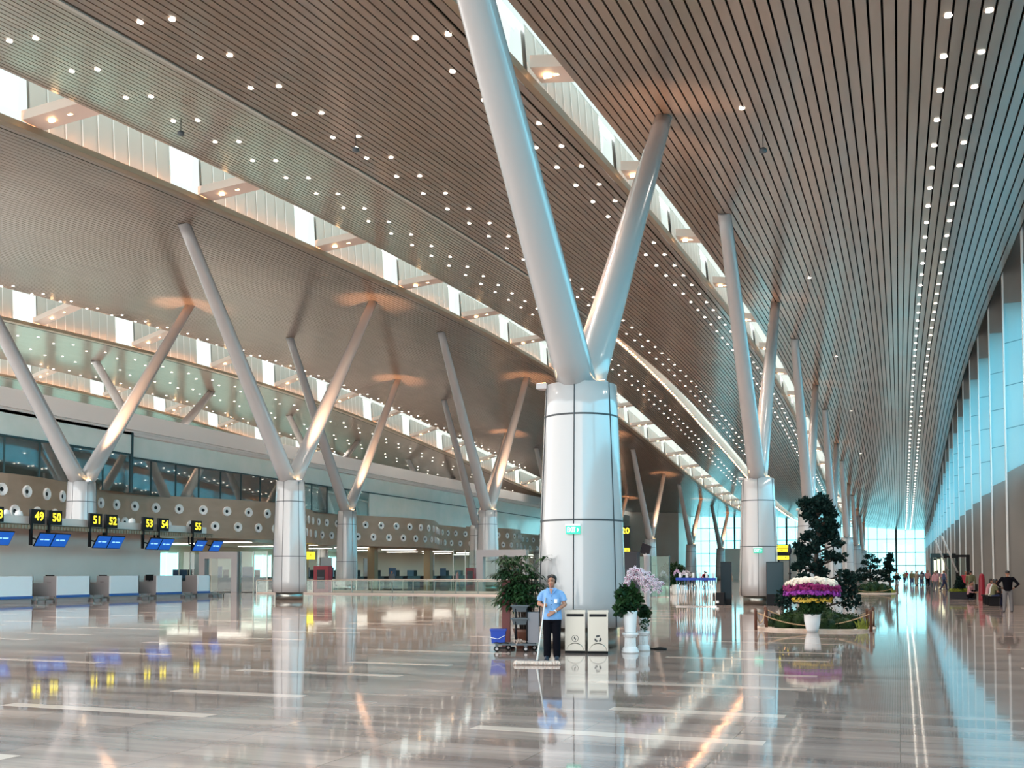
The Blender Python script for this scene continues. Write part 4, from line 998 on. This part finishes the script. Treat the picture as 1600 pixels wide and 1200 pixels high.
# right side: planter, red post, arms, gates
t = empty('planter', (3.35, 67.6, 0), label='black box planter with a small conifer and yellow-green foliage near the right wall', cat='planter')
m = MB(); m.box(-.6, .6, -.35, .35, 0, .42); m.build('box', M['darkg'], t)
f = MB(); leafcloud(f, (0, 0, .5), (.66, .4, .11), 700, .10, random.Random(8), 1); f.build('ground_cover', M['lime'], t)
f = MB(); rr = random.Random(9)
for z, q in ((.65, .34), (.85, .28), (1.05, .20), (1.22, .10)): leafcloud(f, (-.05, 0, z), (q, q, .14), 320, .10, rr, 1)
f.build('small_conifer', M['pine'], t)
m = MB(); m.lathe((0, 0, 0), [(.20, 0), (.18, .1), (.16, 1.2), (.13, 1.42), (.05, 1.52)], 14)
tag(m.build('red_post', M['red'], None, (4.35, 64.9, 0)), 'dark red upright pillar between the seated people by the right wall', 'pillar')
for i, (x, y, h) in enumerate(((4.35, 77.5, 2.75), (4.35, 92, 2.9))):
    t = empty('portal_post', (x, y, 0), label='black portal post with a slanted white brace, %s' % ('nearer of the two by the right wall' if i == 0 else 'farther of the two by the right wall'), cat='portal')
    m = MB(); m.box(-.12, .12, -.12, .12, 0, h); m.box(-.85, .12, -.10, .10, h - .14, h + .02); m.box(-1.0, -.75, -.12, .12, h - .2, h + .12); m.build('black_frame', M['dark'], t)
    m = MB(); m.tube([(-1.6, 0, h + 1.3), (-.65, 0, h - 1.2)], .06, 8); m.build('brace', M['fin'], t)
    m = MB(); m.box(-.75, -.12, -.015, .015, .05, h - .2); m.build('glass_leaf', M['clear'], t)
t = empty('green_booth', (4.0, 118, 0), label='green glass entrance booth far down by the right wall', cat='booth')
m = MB(); m.box(-.9, .9, -1.5, 1.5, .1, 3.1); m.build('glass_pane', M['clear'], t); m = MB()
for a in (-.9, .9):
    for c in (-1.5, 0, 1.5): m.box(a - .05, a + .05, c - .05, c + .05, 0, 3.2)
m.box(-1, 1, -1.6, 1.6, 3.1, 3.5); m.build('frame', M['mullion'], t)
for i in range(3):
    t = empty('light_panel', (4.55, 130 + 14 * i, 0), label='tall lit warm white panel on the right wall, %s of three' % ('nearest', 'middle', 'farthest')[i], cat='light panel')
    m = MB(); m.box(-.1, .25, -1.2, 1.2, 0, 3.4); m.build('frame', M['dark'], t)
    m = MB(); m.box(-.1, .22, -1.25, -1.2, .3, 3.2); m.build('lit_face', mat('warm_lit_panel', (1, .9, .7), .5, emit=(1, .85, .62), es=.9), t)
# benches for seated people
for i, (x, y) in enumerate(((4.15, 54.8), (4.15, 57.6), (4.1, 69.8))):
    t = empty('bench', (x, y, 0), label='dark waiting bench by the right wall, %s' % ('nearest', 'second', 'third, left of the dark red pillar')[i], cat='bench')
    m = MB(); m.box(-.28, .28, -.85, .85, .40, .46); m.box(.24, .30, -.85, .85, .46, .85); m.build('seat', M['dkcloth'], t)
    for yy_ in (-.7, .7):
        m = MB(); m.box(-.22, .22, yy_ - .03, yy_ + .03, 0, .40); m.build('leg', M['dark'], t)

# ================================================================ people
def solid(mb, name, mt, voxel=.014, it=4):
    me = mb.mesh('t', mt); o = bpy.data.objects.new('t', me); C.objects.link(o)
    r = o.modifiers.new('r', 'REMESH'); r.mode = 'VOXEL'; r.voxel_size = voxel; r.use_smooth_shade = True
    s = o.modifiers.new('s', 'SMOOTH'); s.factor = .5; s.iterations = it
    dg = bpy.context.evaluated_depsgraph_get(); m2 = bpy.data.meshes.new_from_object(o.evaluated_get(dg)); m2.name = name
    bpy.data.objects.remove(o); bpy.data.meshes.remove(me)
    m2.materials.clear(); m2.materials.append(mt); return m2
def limb(mb, pts, rad, n=12):
    mb.tube(pts, rad, n)
    for p, r in zip(pts, rad): mb.ball(p, r * .99, 10, 8)
def torso(mb, rings, n=20):
    """rings: (x, y, z, rx, ry)"""
    vs = []; fs = []
    for x, y, z, rx, ry in rings:
        for k in range(n):
            th = 2 * PI * k / n; vs.append((x + rx * math.cos(th), y + ry * math.sin(th), z))
    for i in range(len(rings) - 1):
        for k in range(n):
            k2 = (k + 1) % n; fs.append((i * n + k, i * n + k2, (i + 1) * n + k2, (i + 1) * n + k))
    fs += [tuple(reversed(range(n))), tuple((len(rings) - 1) * n + k for k in range(n))]
    mb.add(vs, fs, 0, True)
def hand(mb, wrist, d, nrm, side, curl=.5, s=1.0):
    """palm from the wrist along d, nrm = back of hand direction, side = +1/-1 thumb side"""
    w_ = Vector(wrist); d = Vector(d).normalized(); nrm = Vector(nrm).normalized(); u_ = d.cross(nrm).normalized() * side; nrm = u_.cross(d).normalized() * (1 if u_.cross(d).dot(nrm) > 0 else -1)
    pl = .085 * s
    for q in (-1.2, -.4, .4, 1.2):
        mb.tube([w_ + u_ * q * .010 * s, w_ + d * pl + u_ * q * .020 * s], [.015 * s, .0125 * s], 8)
    for i, (q, L) in enumerate(((1.25, .066), (.42, .075), (-.42, .070), (-1.25, .054))):
        p = w_ + d * pl + u_ * q * .021 * s; a = curl * .6; pts = [p]
        for j, f in enumerate((.45, .32, .25)):
            a += curl * .75 if j else 0; dd = d * math.cos(a) - nrm * math.sin(a); p = p + dd * L * s * f; pts.append(p)
        mb.tube(pts, [.0095 * s, .009 * s, .008 * s, .0065 * s], 7)
    tb = w_ + d * .025 * s + u_ * .022 * s; t1 = tb + (d * .55 + u_ * .75 - nrm * .25).normalized() * .038 * s; t2 = t1 + (d * .85 + u_ * .2 - nrm * (.3 + curl * .4)).normalized() * .032 * s
    mb.tube([tb, t1, t2], [.014 * s, .011 * s, .008 * s], 7)
def headm(mb, c, s=1.0, yaw=0.0):
    c = Vector(c); R = Matrix.Rotation(yaw, 3, 'Z')
    def B(p, r, n=14):
        q = c + R @ (Vector(p) * s); mb.ball(q, tuple(x * s for x in r), n, 10)
    B((0, .012, .030), (.076, .092, .085), 18); B((0, -.020, -.030), (.062, .070, .078)); B((0, -.045, -.085), (.030, .032, .026)); B((0, -.05, -.05), (.045, .04, .045))
    B((0, -.094, -.020), (.011, .016, .022), 8); B((0, -.084, .008), (.008, .012, .022), 8); B((0, -.098, -.030), (.016, .011, .009), 8)
    B((-.032, -.072, -.022), (.022, .018, .02), 8); B((.032, -.072, -.022), (.022, .018, .02), 8)
    B((0, -.080, .034), (.05, .016, .010), 8); B((-.077, .008, -.012), (.008, .018, .028), 8); B((.077, .008, -.012), (.008, .018, .028), 8)
    B((0, -.083, -.062), (.022, .012, .010), 8)
def face_parts(parent, c, s, yaw):
    c = Vector(c); R = Matrix.Rotation(yaw, 3, 'Z')
    m = MB()
    for sx_ in (-1, 1): m.ball(c + R @ (Vector((sx_ * .030, -.0805, .006)) * s), (.012 * s, .006 * s, .0055 * s), 10, 6)
    e_ = m.build('eye', M['hair'], parent); m = MB()
    for sx_ in (-1, 1): m.tube([c + R @ (Vector((sx_ * .014, -.092, .028)) * s), c + R @ (Vector((sx_ * .032, -.091, .034)) * s), c + R @ (Vector((sx_ * .048, -.080, .026)) * s)], .0030 * s, 6)
    m.build('eyebrow', M['hair'], parent)
    m = MB(); m.ball(c + R @ (Vector((0, -.093, -.056)) * s), (.021 * s, .007 * s, .005 * s), 10, 6); m.ball(c + R @ (Vector((0, -.092, -.064)) * s), (.018 * s, .008 * s, .005 * s), 10, 6); m.build('mouth', M['lips'], parent)

# ---- the cleaner
wx, wy, wrz = -6.08, 18.5, math.radians(12)
t = empty('person', (wx, wy, 0), wrz, label='person in a pale blue short-sleeved uniform shirt and black trousers, holding a mop', cat='person')
b = MB()
hc = (.0, -.02, 1.445)
headm(b, hc, 1.0, math.radians(-8))
limb(b, [(0, .01, 1.27), (0, -.005, 1.40)], [.052, .046])
torso(b, [(0, .01, .80, .15, .10), (0, 0, 1.0, .125, .09), (0, 0, 1.2, .15, .10), (0, .01, 1.30, .10, .07)])
# right arm (photo left): hangs, elbow back, hand on the mop handle
RS, RE, RW = Vector((-.185, .0, 1.255)), Vector((-.245, .02, 1.03)), Vector((-.165, -.155, 1.01))
LS, LE, LW = Vector((.185, .0, 1.255)), Vector((.245, -.01, 1.02)), Vector((.055, -.18, .88))
limb(b, [RS + Vector((.02, 0, -.05)), RE], [.042, .036]); limb(b, [RE, (RE + RW) / 2, RW], [.038, .035, .024]); limb(b, [LS + Vector((-.02, 0, -.05)), LE], [.042, .036]); limb(b, [LE, (LE + LW) / 2, LW], [.038, .035, .024])
hand(b, RW, (.55, -.5, .12), (-.3, -.6, .9), 1, 1.5, 1.0)
hand(b, LW, (-.85, -.2, -.42), (0, -1, .3), 1, .55, 1.0)
for sx_ in (-1, 1):
    limb(b, [(sx_ * .085, .0, .78), (sx_ * .088, -.01, .43), (sx_ * .09, .02, .08)], [.085, .056, .036])
    b.ball((sx_ * .095, -.03, .04), (.038, .09, .03), 12, 8)
link('body', solid(b, 'body', M['skin'], .0075, 2), t)
face_parts(t, hc, 1.0, math.radians(-8))
m = MB(); Rh = Matrix.Rotation(math.radians(-8), 3, 'Z')
def hb(p, r): m.ball(Vector(hc) + Rh @ (Vector(p) * 1.0), tuple(x * 1.0 for x in r), 16, 12)
hb((0, .026, .047), (.088, .094, .088)); hb((-.066, .012, .012), (.020, .045, .052)); hb((.066, .012, .012), (.020, .045, .052)); hb((0, .118, .0), (.040, .035, .040)); hb((-.035, -.035, .092), (.046, .045, .026)); hb((.035, -.035, .092), (.046, .045, .026))
link('hair', solid(m, 'hair', M['hair'], .008, 2), t)
m = MB()
torso(m, [(0, .0, .735, .192, .135), (0, .0, .84, .182, .130), (0, .0, .98, .165, .122), (0, -.005, 1.12, .172, .128), (0, 0, 1.22, .176, .112), (0, .005, 1.285, .13, .085), (0, .01, 1.325, .072, .06)])
m.tube([(-.10, 0, 1.262), RS + Vector((.012, 0, -.035)), RS.lerp(RE, .40), RS.lerp(RE, .74)], [.046, .056, .057, .060], 14); m.tube([(.10, 0, 1.262), LS + Vector((-.012, 0, -.035)), LS.lerp(LE, .40), LS.lerp(LE, .74)], [.046, .056, .057, .060], 14)
sh = link('shirt', solid(m, 'shirt', M['shirt'], .010, 4), t)
m = MB(); m.add([(-.075, -.075, 1.335), (-.02, -.13, 1.20), (-.06, -.128, 1.245), (-.105, -.085, 1.30)], [(0, 1, 2, 3)]); m.add([(.075, -.075, 1.335), (.02, -.13, 1.20), (.06, -.128, 1.245), (.105, -.085, 1.30)], [(3, 2, 1, 0)])
m.add([(-.075, -.075, 1.335), (.075, -.075, 1.335), (.07, .07, 1.35), (-.07, .07, 1.35)], [(0, 3, 2, 1)]) if 0 else None
co = m.build('collar', M['shirt'], sh); sm_ = co.modifiers.new('s', 'SOLIDIFY'); sm_.thickness = .008
m = MB()
m.add([(-.034, -.118, 1.315), (.034, -.118, 1.315), (0, -.138, 1.205)], [(0, 2, 1)]); m.build('open_neck', M['skin'], sh)
m = MB()
for z in (1.18, 1.10, 1.02, .94, .86): m.ball((.002, -.137, z), .008, 8, 6)
m.build('button', M['navy'], sh)
m = MB(); m.obox((.085, -.137, 1.085), (.055, .006, .075)); m.build('name_badge', M['whitep'], sh)
m = MB(); m.obox((.10, -.127, 1.095), (.085, .006, .075)); m.build('pocket', M['shirt'], sh)
m = MB()
torso(m, [(0, .005, .70, .172, .125), (0, .005, .76, .165, .12), (0, .005, .82, .14, .10)])
for sx_ in (-1, 1):
    limb(m, [(sx_ * .082, .0, .76), (sx_ * .088, -.012, .42), (sx_ * .09, .012, .075)], [.098, .076, .070])
link('trousers', solid(m, 'trousers', M['trous'], .012, 5), t)
for sx_ in (-1, 1):
    m = MB(); m.ball((sx_ * .095, -.045, .035), (.046, .115, .036), 14, 8); m.box(sx_ * .095 - .04, sx_ * .095 + .04, -.14, .06, .0, .015); link('shoe', solid(m, 'shoe', M['shoe'], .010, 2), t)
m = MB(); v = (LE - LW).normalized(); m.tube([LW + v * .02, LW + v * .045], .031, 14); w_ = m.build('wristwatch', M['whitep'], t)
# mop
mp_t = Matrix.Rotation(wrz, 4, 'Z'); gp = Vector((wx, wy, 0)) + mp_t.to_3x3() @ (RW + Vector((.055, -.075, .01)))
t = empty('dust_mop', (-5.98, 17.35, 0), math.radians(15), label='wide pink-white dust mop with a long pale handle held by the cleaner', cat='mop')
inv = Matrix.Rotation(-math.radians(15), 3, 'Z'); loc = Vector((-5.98, 17.35, 0)); g_ = inv @ (gp - loc)
m = MB(); d = (g_ - Vector((0, 0, .06))); m.tube([(0, 0, .06), Vector((0, 0, .06)) + d * .22], .016, 10); m.tube([(0, 0, .06) , Vector((0, 0, .06)) + d * 1.13], .0125, 12); m.build('handle', M['pole'], t)
m = MB(); m.box(-.05, .05, -.04, .04, .05, .075); m.tube([(-.34, 0, .06), (.34, 0, .06)], .010, 8); m.build('clamp', M['greyp'], t)
m = MB(); rr = random.Random(2)
for i in range(520):
    x = rr.uniform(-.38, .38); s_ = rr.choice((-1, 1)); y1 = s_ * rr.uniform(.05, .125); m.tube([(x, 0, .055), (x + rr.uniform(-.015, .015), y1 * .6, .06), (x + rr.uniform(-.03, .03), y1, .012)], [.009, .010, .008], 5)
m.box(-.36, .36, -.06, .06, .008, .05); m.build('yarn_head', M['mop'], t)

# ---- simple figures for the distance; meshes shared between copies
def figure(pose):
    J = {}
    sh = MB(); tr = MB(); b = MB(); hr = MB(); so = MB()
    sit = pose in ('sit', 'crouch'); z0 = -.40 if pose == 'sit' else (-.62 if pose == 'crouch' else 0)
    ln = -.10 if sit else 0
    hc = Vector((0, -.02 + ln * 1.6, 1.56 + z0)); headm(b, hc, 1.0)
    limb(b, [(0, .0 + ln, 1.36 + z0), (0, -.005 + ln * 1.3, 1.48 + z0)], [.058, .052])
    torso(b, [(0, .0, .9 + z0, .14, .10), (0, ln * .5, 1.15 + z0, .14, .10), (0, ln, 1.38 + z0, .11, .08)])
    torso(sh, [(0, 0, .84 + z0, .175, .13), (0, ln * .3, 1.0 + z0, .165, .12), (0, ln * .7, 1.22 + z0, .19, .125), (0, ln, 1.34 + z0, .19, .11), (0, ln, 1.42 + z0, .09, .075)])
    hr.ball(hc + Vector((0, .022, .045)), (.088, .092, .080), 14, 10)
    if pose in ('walk2', 'sit'): hr.ball(hc + Vector((0, .06, -.04)), (.07, .05, .10), 12, 8)
    for s in (-1, 1):
        S_ = Vector((s * .20, ln, 1.35 + z0))
        if pose == 'akimbo': E_, W_ = S_ + Vector((s * .20, .06, -.24)), S_ + Vector((s * .02, -.02, -.38)); hd = (-s * .3, -.8, -.2)
        elif sit: E_, W_ = S_ + Vector((s * .05, -.08, -.28)), S_ + Vector((-s * .06, -.32, -.30)); hd = (-s * .4, -1, -.1)
        else:
            k = s * (1 if pose == 'walk' else -1) * (0 if pose == 'stand' else 1); E_ = S_ + Vector((s * .05, .08 * k, -.28)); W_ = E_ + Vector((0, -.06 + .10 * k, -.24)); hd = (0, -.2, -1)
        limb(b, [S_, E_], [.045, .038]); limb(b, [E_, W_], [.038, .026]); hand(b, W_, hd, (s, 0, .1), 1, .5, 1.05)
        sh.tube([S_ + Vector((-s * .06, 0, .02)), S_, S_.lerp(E_, .8) if pose in ('sit', 'walk2') else E_] + ([] if pose in ('sit', 'walk2') else [E_.lerp(W_, .8)]), [.07, .072, .06] + ([] if pose in ('sit', 'walk2') else [.045]), 12)
        hp = Vector((s * .09, 0, .86 + z0))
        if pose == 'sit': kn, an = Vector((s * .12, -.44, .50)), Vector((s * .12, -.42, .08))
        elif pose == 'crouch': kn, an = Vector((s * .16, -.30, .50)), Vector((s * .14, -.05, .08))
        elif pose == 'walk': kn, an = Vector((s * .09, -.06 - .12 * s, .48)), Vector((s * .09, .04 - .26 * s, .09))
        elif pose == 'walk2': kn, an = Vector((s * .09, -.05 + .10 * s, .48)), Vector((s * .09, .04 + .22 * s, .09))
        else: kn, an = Vector((s * .12, -.01, .48)), Vector((s * .14, .02, .08))
        limb(b, [hp, kn, an], [.085, .058, .038]); limb(tr, [hp, kn, an], [.105, .078, .062])
        so.ball(an + Vector((0, -.07, -.04)), (.045, .13, .042), 12, 8)
    torso(tr, [(0, 0, .80 + z0, .165, .12), (0, 0, .90 + z0, .16, .115)])
    return {'body': solid(b, 'body', M['skin'], .013, 2), 'shirt': solid(sh, 'shirt', M['shirt'], .018, 4), 'trousers': solid(tr, 'trousers', M['trous'], .018, 4), 'hair': solid(hr, 'hair', M['hair'], .014, 2), 'shoes': solid(so, 'shoes', M['shoe'], .014, 2)}
FIG = {p: figure(p) for p in ('stand', 'walk', 'walk2', 'akimbo', 'sit', 'crouch')}
def person(x, y, rz, pose, shirt, trous, label, s=1.0, group=None):
    t = empty('person', (x, y, 0), math.radians(rz), label=label, cat='person', group=group); t.scale = (s, s, s)
    for k, me in FIG[pose].items():
        if k in ('shirt', 'trousers'):
            o = link(k, me, t); o.material_slots[0].link = 'OBJECT'; o.material_slots[0].material = CL[shirt if k == 'shirt' else trous]
        else: link(k, me, t)
    return t
person(4.05, 46.3, 178, 'akimbo', 'blk', 'grey', 'person in black top with hands on hips at the right edge', 1.0)
person(4.1, 54.4, 100, 'sit', 'olive', 'navy', 'person in olive top sitting on the nearest bench by the right wall')
person(4.1, 55.3, 80, 'sit', 'white', 'grey', 'person in white top sitting on the nearest bench beside the olive top')
person(4.1, 57.4, 80, 'sit', 'pink', 'khaki', 'person in pink top sitting on the second bench by the right wall')
person(3.75, 66.4, 60, 'crouch', 'pink', 'blk', 'person in pink top crouching between planter and dark red pillar')
person(4.1, 70.6, 170, 'stand', 'olive', 'khaki', 'person standing behind the crouching person by the right wall')
person(4.1, 75.5, 0, 'stand', 'red', 'blk', 'person in dark red standing beside the nearer portal post')
cols = ['blk', 'navy', 'grey', 'white', 'red', 'olive', 'pink', 'khaki', 'denim']
nm = {'blk': 'black', 'navy': 'navy', 'grey': 'grey', 'white': 'white', 'red': 'red', 'olive': 'olive', 'pink': 'pink', 'khaki': 'khaki', 'denim': 'denim blue'}
rp2 = random.Random(12)
crowd = [(-.4, 150), (.55, 150), (1.3, 128), (1.75, 132), (2.1, 118), (2.25, 152), (2.6, 139), (2.75, 119), (3.0, 127), (3.1, 104), (3.5, 112), (3.3, 145), (3.6, 99), (3.9, 108), (2.4, 170), (3.7, 134), (1.0, 175), (2.7, 92), (-1.6, 165), (2.0, 143), (2.95, 158), (1.5, 160)]
for i, (x, y) in enumerate(crowd):
    a, c = rp2.choice(cols), rp2.choice(['blk', 'navy', 'grey', 'denim', 'khaki'])
    person(x, y, rp2.choice([0, 180, 175, 10, 90, 200]), ('walk', 'walk2', 'stand')[i % 3], a, c, 'distant person in the crowd far down the right walkway', rp2.uniform(.94, 1.05), 'people far down the right walkway')
# people near the queue, left of the second column
for i, (x, y) in enumerate([(-19.3, 100), (-18.2, 104), (-17.2, 99), (-16.4, 108), (-15.3, 101), (-14.4, 106), (-13.7, 98), (-20.5, 109), (-12.9, 103)]):
    a, c = rp2.choice(cols), rp2.choice(['blk', 'navy', 'grey'])
    person(x, y, rp2.uniform(0, 360), ('stand', 'walk', 'walk2')[i % 3], a, c, 'person in the waiting group seen above the barred barrier', rp2.uniform(.94, 1.05), 'people beyond the barred barrier')
person(-41.5, 96.0, 90, 'walk', 'pink', 'khaki', 'person in pink walking behind the glass barrier in the middle distance')
person(-45.0, 88.5, 40, 'stand', 'grey', 'grey', 'person in grey standing beside the third row column, behind glass')
person(-37.2, 99.0, 20, 'stand', 'white', 'blk', 'person in white top standing by the dark hall desks')
person(-44.2, 42.9, 90, 'sit', 'white', 'blk', 'person in white sitting between the two leftmost check-in desks')
for i, (x, y, yy2) in enumerate([(-44.2, 42.9, 0)]):
    t = empty('office_chair', (x + .12, y, 0), math.radians(90), label='black office chair under the seated check-in person', cat='chair')
    m = MB(); m.lathe((0, .02, 0), [(.22, 0), (.05, .06), (.04, .38)], 12); m.build('base', M['dark'], t)
    m = MB(); m.box(-.22, .22, -.22, .22, .36, .40); m.build('seat', M['dark'], t); m = MB(); m.box(-.20, .20, .20, .25, .42, .95); m.build('backrest', M['dark'], t)
